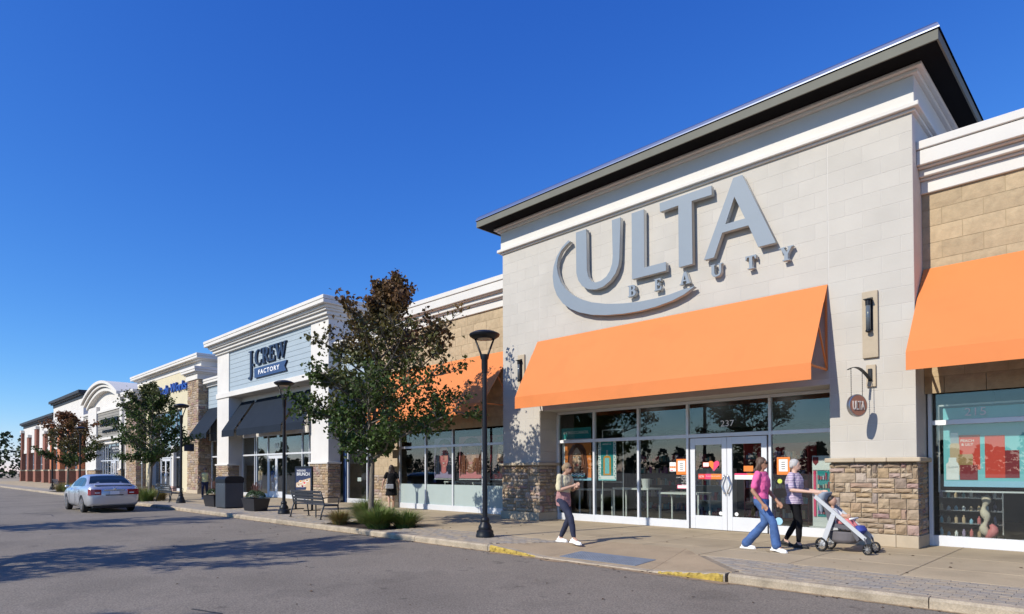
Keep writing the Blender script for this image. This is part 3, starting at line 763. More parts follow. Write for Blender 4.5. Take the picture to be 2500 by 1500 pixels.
SWO = [(-11.0, 7.8), (-11.23, 7.66), (-11.42, 7.45), (-11.53, 7.2), (-11.57, 6.93), (-11.53, 6.64), (-11.42, 6.37), (-11.2, 6.09), (-10.93, 5.89), (-10.63, 5.74), (-10.22, 5.60), (-9.76, 5.51), (-9.24, 5.45), (-8.76, 5.43), (-8.28, 5.45), (-7.84, 5.51), (-7.52, 5.60), (-7.26, 5.73), (-7.54, 5.72), (-7.89, 5.67), (-8.28, 5.65), (-8.75, 5.66), (-9.24, 5.71), (-9.76, 5.80), (-10.22, 5.93), (-10.59, 6.09), (-10.89, 6.28), (-11.12, 6.49), (-11.28, 6.71), (-11.38, 6.95), (-11.42, 7.17), (-11.38, 7.38), (-11.26, 7.57), (-11.08, 7.69), (-10.94, 7.75)]
def raised(splines, name, parent, y0, depth, mf='sign_grey', mr='sign_return', trim=.012):
    """channel letter: pale body with a darker face plate set on it"""
    cx = splines[0][0][0]; cz = splines[0][0][1]
    loc = [[(x-cx, z-cz) for x, z in s] for s in splines]
    b = put2d(curve_mesh(loc, depth), name, mr, parent, cx, y0-depth/2, cz)
    f = put2d(curve_mesh(loc, .014, bevel=.003), name+'_face', mf, b, cx, y0-depth-.009, cz); f.parent = parent; f.location = Vector((cx, y0-depth-.009, cz))-org(parent)
    return b
for k, v in ULT.items(): raised(v, 'letter', SG, 13.70, .115)
raised([SWO], 'swoosh', SG, 13.70, .115)
def serif(ch, x, z, w, h):
    t = h*.1; s = .27*w
    P_ = {'E': [[(0, 0), (w, 0), (w, .3*h), (w-.08*w, .3*h), (w*.8, t), (.42*w, t), (.42*w, .45*h), (.62*w, .45*h), (.66*w, .36*h), (.74*w, .36*h), (.74*w, .66*h), (.66*w, .66*h), (.62*w, .56*h), (.42*w, .56*h), (.42*w, h-t), (.76*w, h-t), (.86*w, .74*h), (.94*w, .74*h), (.94*w, h), (0, h), (0, h-.06*h), (.14*w, h-.06*h), (.14*w, .06*h), (0, .06*h)]],
          'B': [[(0, 0), (.6*w, 0), (.85*w, .06*h), (w, .24*h), (.9*w, .44*h), (.75*w, .52*h), (.88*w, .62*h), (.92*w, .76*h), (.82*w, .94*h), (.6*w, h), (0, h), (0, .94*h), (.14*w, .94*h), (.14*w, .06*h), (0, .06*h)], [(.42*w, .10*h), (.42*w, .46*h), (.58*w, .46*h), (.70*w, .28*h), (.58*w, .10*h)], [(.42*w, .57*h), (.42*w, .9*h), (.56*w, .9*h), (.64*w, .74*h), (.56*w, .57*h)]],
          'A': [[(.38*w, h), (.62*w, h), (.95*w, .06*h), (1.05*w, .06*h), (1.05*w, 0), (.6*w, 0), (.6*w, .06*h), (.7*w, .06*h), (.64*w, .25*h), (.3*w, .25*h), (.24*w, .06*h), (.34*w, .06*h), (.34*w, 0), (-.05*w, 0), (-.05*w, .06*h), (.06*w, .06*h)], [(.34*w, .34*h), (.6*w, .34*h), (.47*w, .76*h)]],
          'U': [[(-.06*w, h), (.38*w, h), (.38*w, .94*h), (.3*w, .94*h), (.3*w, .32*h), (.4*w, .14*h), (.56*w, .12*h), (.72*w, .2*h), (.78*w, .36*h), (.78*w, .94*h), (.68*w, .94*h), (.68*w, h), (1.06*w, h), (1.06*w, .94*h), (.96*w, .94*h), (.96*w, .3*h), (.8*w, .06*h), (.5*w, 0), (.2*w, .06*h), (.04*w, .28*h), (.04*w, .94*h), (-.06*w, .94*h)]],
          'T': [[(0, h), (w, h), (w, .7*h), (.92*w, .7*h), (.84*w, h-t), (.64*w, h-t), (.64*w, .06*h), (.8*w, .06*h), (.8*w, 0), (.2*w, 0), (.2*w, .06*h), (.36*w, .06*h), (.36*w, h-t), (.16*w, h-t), (.08*w, .7*h), (0, .7*h)]],
          'Y': [[(-.08*w, h), (.42*w, h), (.42*w, .94*h), (.32*w, .94*h), (.54*w, .56*h), (.74*w, .94*h), (.64*w, .94*h), (.64*w, h), (1.08*w, h), (1.08*w, .94*h), (.96*w, .94*h), (.64*w, .44*h), (.64*w, .06*h), (.78*w, .06*h), (.78*w, 0), (.22*w, 0), (.22*w, .06*h), (.36*w, .06*h), (.36*w, .44*h), (.06*w, .94*h), (-.08*w, .94*h)]],
          'R': [[(0, 0), (.56*w, 0), (.56*w, .05*h), (.42*w, .05*h), (.42*w, .44*h), (.5*w, .44*h), (.82*w, 0), (1.1*w, 0), (1.1*w, .05*h), (1.0*w, .06*h), (.70*w, .48*h), (.86*w, .56*h), (.94*w, .73*h), (.86*w, .92*h), (.62*w, h), (0, h), (0, .95*h), (.14*w, .95*h), (.14*w, .05*h), (0, .05*h)], [(.42*w, .52*h), (.42*w, .93*h), (.56*w, .93*h), (.66*w, .74*h), (.56*w, .52*h)]],
          'W': [[(-.03*w, h), (.30*w, h), (.30*w, .95*h), (.24*w, .95*h), (.36*w, .36*h), (.49*w, .74*h), (.43*w, .95*h), (.37*w, .95*h), (.37*w, h), (.68*w, h), (.68*w, .95*h), (.61*w, .95*h), (.73*w, .34*h), (.87*w, .95*h), (.79*w, .95*h), (.79*w, h), (1.03*w, h), (1.03*w, .95*h), (.96*w, .95*h), (.74*w, 0), (.66*w, 0), (.53*w, .55*h), (.35*w, 0), (.27*w, 0), (.05*w, .95*h), (-.03*w, .95*h)]],
          'C': [[(.98*w, .30*h), (.92*w, .10*h), (.70*w, 0), (.48*w, -.01*h), (.22*w, .08*h), (.05*w, .28*h), (0, .5*h), (.05*w, .74*h), (.22*w, .93*h), (.5*w, 1.01*h), (.72*w, .98*h), (.86*w, .93*h), (.90*w, h), (.95*w, h), (.95*w, .66*h), (.90*w, .66*h), (.80*w, .85*h), (.62*w, .95*h), (.45*w, .92*h), (.34*w, .74*h), (.30*w, .5*h), (.34*w, .26*h), (.46*w, .08*h), (.64*w, .06*h), (.82*w, .14*h), (.92*w, .32*h)]],
          'J': [[(.12*w, h), (w, h), (w, .965*h), (.84*w, .965*h), (.84*w, .2*h), (.76*w, .07*h), (.55*w, 0), (.2*w, 0), (0, .05*h), (0, .09*h), (.3*w, .075*h), (.44*w, .13*h), (.46*w, .22*h), (.46*w, .965*h), (.12*w, .965*h)]]}
    return [[(x+a, z+b) for a, b in sp] for sp in P_[ch]]
for ch, x, wd in (('B', -9.10, .235), ('E', -8.34, .19), ('A', -7.64, .25), ('U', -6.86, .25), ('T', -6.06, .23), ('Y', -5.32, .25)):
    raised(serif(ch, x, 5.85, wd, .285), 'small_letter', SG, 13.72, .10)

# ------------------------------------------------------------------ wall lamps and hanging disc
def wall_lamp(x0, x1, z0, z1, Y, label):
    t = thing('wall_lamp', label, 'lamp', ((x0+x1)/2, Y, z0), 'slim black lamps on the pale walls')
    B('backing_panel', 'limestone', t, x0, x1, Y-.055, Y, z0, z1, .006)
    xc = (x0+x1)/2+.005; y = Y-.055; top = z1-.13
    B('bracket', 'black_metal', t, xc-.045, xc+.05, y-.02, y, z0+.48*(z1-z0)-.1, top, .003)
    MB().box(xc-.075, xc+.055, y-.16, y-.02, top-.055, top-.04).lathe([(.048, -.16), (.05, -.055)], (xc-.01, y-.085, top), 14).build('lamp_cap', 'black_metal', t)
    MB().tube([(xc-.01, y-.085, top-.1), (xc-.01, y-.085, z0+.52)], .043, 12).build('lamp_tube', M('smoked_tube', (0.10, 0.12, 0.14), 0.12, var=0.1), t, smooth=True)
    MB().lathe([(.02, 0), (.05, .02), (.05, .05)], (xc-.01, y-.085, z0+.475), 14).build('lamp_foot', 'black_metal', t)
wall_lamp(-3.807, -3.54, 3.615, 4.905, 13.75, 'slim black tube lamp on stone panel, right of wide orange awning')
wall_lamp(-13.068, -12.80, 3.615, 4.905, 13.75, 'slim black tube lamp on stone panel, partly hidden behind left end of wide orange awning')
HS = thing('hanging_sign', 'round rust-coloured hanging sign on a curved bracket above the stone pier', 'sign', (-3.67, 13.75, 3.05))
B('backing_panel', 'limestone', HS, -3.75, -3.59, 13.70, 13.75, 3.055, 3.48, .005)
B('mount_plate', 'black_metal', HS, -3.715, -3.645, 13.67, 13.70, 3.16, 3.40, .004)
br = MB(); pts = []
for i in range(15):
    t = i/14; pts.append((-3.67-.19*t, 13.68-.68*t, 3.18+.21*sin(t*2.35)))
for a, b in zip(pts, pts[1:]): br.bar(a, b, .07-.03*(b[1] < 13.2), .012, up=(0, 0, 1))
br.build('bracket', 'black_metal', HS)
DX, DY, DZ, DR = -3.78, 13.22, 2.665, .215
DCA, DSA = cos(-.50), sin(-.50)
drot = lambda x, y, z: (DX+x*DCA-y*DSA, DY+x*DSA+y*DCA, z)
dm = MB(); prof = [(DR-.012, -.035), (DR, -.028), (DR, .028), (DR-.012, .035)]
for r_, xx in prof:
    for k in range(36): t = 2*pi*k/36; dm.v.append(drot(xx, r_*cos(t), DZ+r_*sin(t)))
for i in range(3):
    for k in range(36): k2 = (k+1) % 36; dm.f.append((i*36+k, i*36+k2, (i+1)*36+k2, (i+1)*36+k))
dm.f += [tuple(range(36)), tuple(108+k for k in reversed(range(36)))]
dm.build('disc_rim', 'steel', HS)
dm = MB()
for xx in (-.037, .0365):
    k0 = len(dm.v); dm.v += [drot(xx, (DR-.022)*cos(2*pi*k/32), DZ+(DR-.022)*sin(2*pi*k/32)) for k in range(32)]; dm.f.append(tuple(range(k0, k0+32)))
dm.build('disc_face', M('rust', (0.36, 0.155, 0.10), 0.6, var=0.1), HS)
me = text_mesh('ULTA', .27, .17, .012, .01)
for v in me.vertices: v.co.x -= .135; v.co.y -= .085
put2d(me, 'lettering', M('pale_letter', (.62, .56, .52), .5), HS, *drot(.042, 0, DZ), (pi/2, 0, pi/2-.50))
ch = MB()
for y in (-.13, .13):
    zt_ = 3.36 if y < 0 else 3.37
    z = DZ+sqrt(DR**2-.13**2); k = 0
    while z < zt_:
        ch.bar(drot(0, y, z), drot(0, y, z+.022), .012 if k % 2 else .006, .006 if k % 2 else .012); z += .02; k += 1
ch.build('chain', 'black_metal', HS)

# ------------------------------------------------------------------ tan wings either side
def wing(name, label, X0, X1, ox0, ox1, xs, aw, right=False, frosted=None, Yg=14.7, pier=None):
    t = thing(name, label, 'store wing', ((X0+X1)/2, 14.4, 0))
    m = MB()
    if ox0 > X0+.05: m.box(X0, ox0, 14.41, Yg+.12, 0, 7.0)
    if ox1 < X1-.05: m.box(ox1, X1, 14.41, Yg+.12, 0, 7.0)
    m.box(ox0, ox1, 14.41, Yg+.12, 3.2, 7.0); m.box(X0, X1, Yg+.12, Yg+.3, 3.6, 7.0); m.box(X0, X1, 23.4, 23.6, 0, 7.2); m.box(X0, X1, Yg+.12, 23.4, 6.9, 7.0)
    w = m.build('wall', 'tan_joint', t, recalc=False)
    a0, a1 = aw[0], aw[1]
    coursed([(X0, X1)], 1.30, 6.745, 14.4, 'tan_block', 'split', w, skip=lambda a, b, z0, z1: z1 < 3.22 and a > ox0-.05 and b < ox1+.05, hide=lambda a, b, z0, z1: z1 < 5.2 and a > a0+.1 and b < a1-.1 or z1 < 1.3)
    cornice(t, X0, X1, 14.4, 23.6, [(6.745, 6.985, .06), (6.985, 7.03, .12), (7.03, 7.165, .20), (7.165, 7.20, .29), (7.20, 7.48, .36), (7.49, 7.65, .39)], sides=(0, 0))
    storefront(t, Yg, xs, 2.35, 3.2, frosted=frosted)
    awning(t, aw[0], aw[1], 14.39, 5.29, aw[2], 3.53, 3.21, 'orange_canvas', seams=(.3,))
    room(t, X0+.05, X1-.05, Yg+.13, 22, 3.6)
    return t, w
WL, wl = wing('store_wing', 'tan split-block store wing with orange awning between tree and tall pale block', -21.8, -13.75, -20.54, -13.75, [-20.5, -18.845, -17.27, -15.70, -14.13, -13.78], (-20.45, -13.93, 13.1), frosted=.945)
core = B('stone_pier', 'mortar', WL, -21.79, -20.55, 14.42, 14.72, .225, 1.30); stone_face(-21.8, -20.53, 14.38, .235, 1.29, core, 41, big=1.15); stone_face(14.40, 14.68, -20.52, .235, 1.29, core, 43, side=1, big=1.15)
B('plinth', 'limestone', WL, -21.82, -20.52, 14.36, 14.74, 0, .228, .008)
WR, wr = wing('store_wing', 'tan split-block store wing with orange awning at the right edge', -2.95, 5.0, -2.95, 5.0, [-2.89, -1.25, .45, 2.1, 3.8, 4.95], (-2.93, 4.6, 13.0), Yg=14.5)
B('number_plate', 'sign_white', WR, -2.76, -2.60, 14.488, 14.494, 2.30, 2.385)

# ------------------------------------------------------------------ clothing store with blue siding (block and two links)
JC = thing('clothing_store', 'white store block with blue-grey siding, navy serif sign and navy awnings', 'store', (-32.5, 14.6, 0))
JX0, JX1, JO0, JO1 = -39.1, -25.84, -37.35, -27.48
m = MB()
m.box(JX0, JO0, 14.6, 15.5, 0, 8.45); m.box(JO1, JX1, 14.6, 15.21, 0, 8.45); m.box(JO0, JO1, 14.75, 15.5, 5.80, 8.45)
m.box(JX0, JX0+.3, 15.5, 23, 0, 9); m.box(JX1-.3, JX1, 15.21, 23, 3.3, 9); m.box(JX0, JX1, 22.7, 23, 0, 9); m.box(JX0+.3, JX1-.3, 15.5, 22.7, 8.3, 8.45)
m.box(JO0, JO1, 15.39, 15.55, 3.44, 5.80)
m.build('wall', 'white_stucco', JC, recalc=False)
B('beam', 'white_trim', JC, JX0-.05, JX1+.05, 14.53, 15.1, 5.79, 6.09, .015)
sid = B('siding_panel', 'dark_trim', JC, JO0, JO1, 14.70, 14.80, 6.09, 8.43)
z = 6.10
while z < 8.40:
    z1 = min(z+.262, 8.43); B('plank', 'blue_siding', sid, JO0+.05, JO1-.05, 14.655, 14.70, z+.012, z1, .004); z = z1
for a, b in ((JO0, JO0+.05), (JO1-.05, JO1)): B('corner_board', 'blue_siding', sid, a, b, 14.65, 14.70, 6.09, 8.43)
cornice(JC, JX0, JX1, 14.6, 23, [(8.43, 8.56, .10), (8.56, 8.72, .22), (8.72, 8.82, .33), (8.82, 8.95, .42), (8.95, 9.12, .60), (9.128, 9.29, .625)])
for i, (a, b) in enumerate(((JX0, JO0), (JO1, JX1))):
    core = B('stone_pier', 'mortar', JC, a-.01, b+.01, 14.585, 15.22, .2, 1.78)
    stone_face(a-.03, b+.03, 14.545, .21, 1.77, core, 51+i, big=1.25); stone_face(14.57, 15.2, b+.045, .21, 1.77, core, 55+i, side=1, big=1.25)
    B('pier_cap', 'white_trim', JC, a-.09, b+.09, 14.50, 15.25, 1.775, 1.865, .012); B('plinth', 'limestone', JC, a-.05, b+.05, 14.53, 15.23, 0, .205, .01)
storefront(JC, 15.4, [JO0+.04, -35.6, -35.35, -33.88, -31.8, -29.9, -29.15, JO1-.04], 2.37, 3.46, door=(-33.88, -31.8))
double_door(JC, 15.39, -33.82, -31.87, 2.30, bent=False)
for a, b in ((-37.33, -35.55), (-35.2, -29.75), (-29.4, -27.5)): awning(JC, a, b, 15.36, 5.52, 14.2, 3.78, 3.42, 'navy_canvas', seams=(.5,))
room(JC, JX0+.35, JX1-.35, 15.56, 22, 3.7, wall='interior_warm')
JS = thing('store_sign', 'navy serif sign with a blue ribbon banner on pale blue siding', 'sign', (-32.2, 14.6, 6.5))
NV = dict(mf='navy_sign', mr='navy_sign')
for ch, x, z, w_, h_ in (('J', -34.56, 6.50, .55, 1.56), ('C', -33.72, 7.20, .88, .83), ('R', -32.83, 7.20, .82, .83), ('E', -31.98, 7.20, .72, .83), ('W', -31.25, 7.20, 1.25, .83)):
    raised(serif(ch, x, z, w_, h_), 'letter', JS, 14.66, .085, **NV)
raised([[(-33.98, 7.19), (-33.82, 7.19), (-33.82, 7.33), (-33.98, 7.33)]], 'full_stop', JS, 14.66, .085, **NV)
raised([[(-33.74, 7.03), (-29.93, 7.03), (-30.17, 6.77), (-29.95, 6.51), (-33.68, 6.51), (-33.70, 6.53)]], 'banner', JS, 14.66, .085, mf='banner_blue', mr='navy_sign')
letters('FACTORY', JS, 'sign_white', -33.19, 14.553, 6.655, 2.50, .245, .01, .018, spacing=1.25)
def link_block(name, label, X0, X1, aw, xs, zt, sideX=None, red=False):
    t = thing(name, label, 'store wing', ((X0+X1)/2, 15.2, 0))
    m = MB(); m.box(X0, X1, 15.25, 15.55, 3.4, 7.0); m.box(X0, X1, 22, 22.2, 0, 7); m.box(X0, X1, 15.55, 22, 6.8, 7.0)
    w = m.build('wall', 'dark_trim', t, recalc=False); z = 5.45
    while z < 6.85:
        z1 = min(z+.262, 6.87); B('plank', 'blue_siding', w, X0, X1, 15.2, 15.25, z+.012, z1, .004); z = z1
    cornice(t, X0, X1, 15.2, 22, [(6.87, 6.98, .12), (6.98, 7.05, .2), (7.05, 7.2, .34), (7.21, 7.35, .37)], sides=(0, 0))
    awning(t, aw[0], aw[1], 15.19, 5.48, aw[2], 3.76, 3.44, 'navy_canvas', seams=(.5,))
    storefront(t, 15.4, xs, 2.37, 3.42)
    room(t, X0+.02, X1-.02, 15.56, 21, 3.5, wall='interior_warm')
    return t
LL = link_block('store_link', 'narrow recessed shopfront with pale blue siding and navy awning beside stone tower', -42.3, -39.1, (-42.1, -39.2, 14.0), [-42.2, -40.7, -39.15], 7.35)
LR = link_block('store_link', 'narrow recessed shopfront behind the near tree, between stone pier and tan wing', -25.84, -21.8, (-25.3, -21.95, 14.3), [-25.75, -25.5, -23.9, -22.5, -21.84], 7.35)
for x in (-25.62,): B('blue_panel', 'banner_blue', LR, -25.80, -25.56, 15.36, 15.40, 0, 3.4)

# ------------------------------------------------------------------ cream body-care store with stone towers
BW = thing('cream_store', 'cream stucco store with white cornice, blue script sign and tall stone towers', 'store', (-51, 15.3, 0))
BX0, BX1 = -58.4, -43.8
m = MB(); m.box(BX0, BX1, 15.3, 15.7, 5.9, 8.95); m.box(BX0, -55.2, 15.3, 15.7, 0, 5.9); m.box(-47.5, BX1, 15.3, 15.7, 0, 5.9); m.box(BX0, BX0+.3, 15.7, 23, 0, 9); m.box(BX1-.3, BX1, 15.7, 23, 0, 9); m.box(BX0, BX1, 22.8, 23, 0, 9); m.box(BX0+.3, BX1-.3, 15.7, 22.8, 8.7, 8.9)
m.build('wall', 'cream_stucco', BW, recalc=False)
cornice(BW, BX0, BX1, 15.3, 23, [(8.50, 8.86, .03), (8.86, 8.95, .25), (8.95, 9.10, .45), (9.108, 9.27, .48)])
for i, (a, b, zt_) in enumerate(((-59.0, -56.1, 7.2), (-44.26, -42.33, 7.38))):
    core = B('stone_tower', 'mortar', BW, a, b, 14.62, 15.9, .22, zt_)
    stone_face(a-.03, b+.03, 14.58, .24, zt_-.01, core, 61+i, joined=True, big=1.5); stone_face(14.6, 15.85, b+.045, .24, zt_-.01, core, 65+i, side=1, joined=True, big=1.5)
    B('plinth', 'limestone', BW, a-.05, b+.05, 14.55, 15.9, 0, .235, .01)
    cornice(BW, a, b, 14.6, 15.95, [(zt_, zt_+.36, .10), (zt_+.36, zt_+.46, .20), (zt_+.46, zt_+.60, .34), (zt_+.608, zt_+.80, .37)], name='tower_cap')
storefront(BW, 15.5, [-55.2, -54.4, -52.95, -50.6, -49.4, -47.5], [2.45, 3.9], 5.85, door=(-52.95, -50.6))
double_door(BW, 15.49, -52.88, -50.67, 2.38, bent=False)
for x in (-49.5, -54.6): B('pilaster', 'white_trim', BW, x-.22, x+.22, 15.28, 15.5, .35, 3.3, .01); B('pilaster_base', M('pink_stone', (0.40, 0.27, 0.24), 0.9), BW, x-.26, x+.26, 15.24, 15.5, 0, .35, .01)
room(BW, BX0+.4, BX1-.4, 15.75, 22, 6.0)
BS = thing('store_sign', 'royal blue sign letters on the cream store wall behind the middle tree', 'sign', (-51.2, 15.3, 7.0))
letters('Bath & Body Works', BS, 'royal_blue', -56.2, 15.2, 6.98, 10.0, .86, .14, .012, .12)
BL = thing('blade_sign', 'small dark blade sign on the stone tower beyond the lamp post', 'sign', (-42.3, 14.55, 2.7))
B('panel', 'navy_sign', BL, -42.33, -42.27, 13.75, 14.35, 2.72, 3.22, .005); MB().bar((-42.3, 13.75, 3.26), (-42.3, 14.56, 3.26), .04).build('arm', 'black_metal', BL)

# ------------------------------------------------------------------ arched store
AT = thing('arched_store', 'white store with a barrel-arched roof and grey siding sign panel', 'store', (-67.4, 14.8, 0))
ax = -67.4
def arc(hw, z0, rise, n=28, a=0):
    R = (hw*hw+rise*rise)/(2*rise); th = math.asin(hw/R)
    return [(ax+R*sin(-th+2*th*i/n), z0+rise-R+R*cos(-th+2*th*i/n)) for i in range(n+1)]
def arch_band(hw, z0, rise, th, Y0, Y1, name, mat):
    o_ = arc(hw, z0, rise); i_ = arc(hw-.0, z0-th, rise)
    m = MB(); n = len(o_)
    V = [(x, Y0, z) for x, z in o_]+[(x, Y0, z) for x, z in i_]+[(x, Y1, z) for x, z in o_]+[(x, Y1, z) for x, z in i_]; Fc = []
    for k in range(n-1): Fc += [(k, k+1, n+k+1, n+k), (2*n+k, 3*n+k, 3*n+k+1, 2*n+k+1), (k, 2*n+k, 2*n+k+1, k+1), (n+k, n+k+1, 3*n+k+1, 3*n+k)]
    Fc += [(0, n, 3*n, 2*n), (n-1, 3*n-1, 4*n-1, 2*n-1)]
    m.add(V, Fc); return m.build(name, mat, AT)
arch_band(6.75, 8.30, 1.48, .26, 14.25, 25, 'arch_roof', 'white_trim')
arch_band(6.45, 8.04, 1.42, .22, 14.45, 24.9, 'arch_band', 'white_trim')
arch_band(6.2, 7.82, 1.36, .30, 14.65, 24.8, 'arch_band', 'white_trim')
m = MB(); pts = arc(6.15, 7.6, 1.3)
m.prism([(ax+6.15, 4.4), (ax-6.15, 4.4)]+pts, lambda u, v, d: (u, d, v), 15.1, 15.3); m.box(-73.55, -70.15, 14.8, 15.3, 0, 7.65); m.box(-61.9, -61.2, 14.8, 15.3, 0, 7.65); m.box(-70.15, -61.9, 15.0, 15.4, 4.0, 4.42); m.box(-73.5, -73.2, 15.3, 24, 0, 8); m.box(-61.6, -61.3, 15.3, 24, 0, 8); m.box(-73.5, -61.3, 23.7, 24, 0, 8)
m.build('wall', 'white_stucco', AT, recalc=False)
B('beam', 'white_trim', AT, -70.6, -61.2, 14.7, 15.1, 4.36, 4.56, .01)
m = MB(); z = 4.58
while z < 6.98: m.box(-70.1, -61.9, 14.93+.0, 15.1, z+.015, z+.25); z += .27
tag(m.build('siding_panel', 'grey_siding', AT), kind='stuff'); B('siding_backing', 'dark_trim', AT, -70.1, -61.9, 14.95, 15.09, 4.57, 6.98)
B('panel_head', 'white_trim', AT, -70.2, -61.8, 14.85, 15.1, 6.98, 7.2, .01)
for a, b in ((-73.6, -70.1), (-61.95, -61.15)):
    core = B('stone_pier', 'mortar', AT, a, b, 14.78, 15.3, .1, 1.55); stone_face(a-.02, b+.02, 14.74, .12, 1.54, core, 71, joined=True, big=1.6); stone_face(14.76, 15.3, b+.045, .12, 1.54, core, 72, side=1, joined=True, big=1.6)
    B('pier_cap', 'white_trim', AT, a-.06, b+.06, 14.66, 15.3, 1.55, 1.68, .01)
storefront(AT, 15.2, [-70.1, -69.3, -68.4, -67.5, -66.4, -64.8, -63.7, -62.8, -61.9], 2.44, 4.0, door=(-66.4, -64.8)); double_door(AT, 15.19, -66.33, -64.87, 2.37, bent=False)
B('window_sign', 'dark_trim', AT, -66.3, -62.2, 15.12, 15.14, 3.05, 3.75); text('ANN TAYLOR', AT, 'sign_white', -65.6, 15.11, 3.45, 2.9, .18); text('FACTORY STORE', AT, 'sign_white', -65.1, 15.11, 3.22, 1.9, .1)
B('downpipe', 'black_metal', AT, -61.1, -60.9, 14.75, 14.9, 0, 4.4)
room(AT, -73, -61.7, 15.35, 22, 4.1)
AS = thing('store_sign', 'dark thin capital letters on grey siding under the white arch', 'sign', (-65, 14.9, 5.0))
letters('ANN TAYLOR', AS, 'black_metal', -68.7, 14.84, 5.66, 6.2, .66, .12, .006); letters('FACTORY STORE', AS, 'black_metal', -67.8, 14.84, 5.0, 4.9, .27, .1, .006)
AL = thing('store_link', 'low white parapet block joining the arched store and left stone tower', 'store wing', (-60.2, 15, 0))
B('wall', 'white_stucco', AL, -61.2, -59.05, 15.0, 20, 0, 7.6); cornice(AL, -61.2, -59.05, 15.0, 20, [(7.6, 7.9, .1), (7.9, 8.05, .3), (8.058, 8.2, .33)], sides=(0, 0))
B('upper_wall', 'white_stucco', AL, -61.5, -58.5, 17.5, 22, 0, 8.5); cornice(AL, -61.5, -58.5, 17.5, 22, [(8.5, 8.75, .12), (8.75, 9.0, .3)], sides=(0, 0))
# ------------------------------------------------------------------ far brick building and the ones past it
def far_building(label, X0, X1, Y, H, brick, bays, seed):
    t = thing('brick_store', label, 'store', ((X0+X1)/2, Y, 0))
    m = MB(); m.box(X0, X1, Y, Y+.4, 4.2, H); m.box(X0, X1, Y+.4, Y+8, 0, H-.2)
    n = bays; w = (X1-X0)/n
    m.build('wall', 'white_stucco', t, recalc=False)
    cornice(t, X0, X1, Y, Y+8, [(H-.45, H-.1, .06), (H-.1, H+.05, .3), (H+.05, H+.35, .5)], mat='dark_trim', sides=(.4, .4))
    for i in range(n+1):
        x = X0+i*w
        B('brick_pier', brick, t, max(X0, x-.75), min(X1, x+.75), Y-.35, Y+.4, .6, 6.3 if i % 2 else 7.2, .01)
        B('pier_base', 'brown_brick', t, max(X0-.1, x-.85), min(X1+.1, x+.85), Y-.45, Y+.4, 0, 1.5, .01)
        B('pier_cap', 'limestone', t, max(X0-.14, x-.9), min(X1+.14, x+.9), Y-.5, Y+.4, 1.5, 1.68, .01)
        B('pier_head', 'white_trim', t, max(X0-.1, x-.85), min(X1+.1, x+.85), Y-.45, Y+.42, 6.3 if i % 2 else 7.2, 6.7 if i % 2 else 7.6, .01)
    for i in range(n):
        a, b = X0+i*w+.75, X0+(i+1)*w-.75; k = max(2, int((b-a)/1.6))
        storefront(t, Y+.2, [a+(b-a)*q/k for q in range(k+1)], 2.4, 4.1)
        B('fascia_band', 'white_trim', t, a, b, Y-.05, Y+.35, 4.1, 4.6, .01)
    return t
far_building('far orange brick store with white upper wall and dark flat cornice', -92.5, -76.6, 15.0, 9.55, 'orange_brick', 3, 1)
fl = thing('store_link', 'white stepped parapet link between brick store and arched store', 'store wing', (-75.2, 15.2, 0)); B('wall', 'white_stucco', fl, -76.6, -73.6, 15.2, 20, 0, 6.6); cornice(fl, -76.6, -73.6, 15.2, 20, [(6.6, 6.9, .1), (6.9, 7.05, .2), (7.05, 7.25, .35)], sides=(0, 0))
far_building('farthest brown brick store at the end of the street', -118, -93, 15.4, 8.3, 'brown_brick', 4, 2)

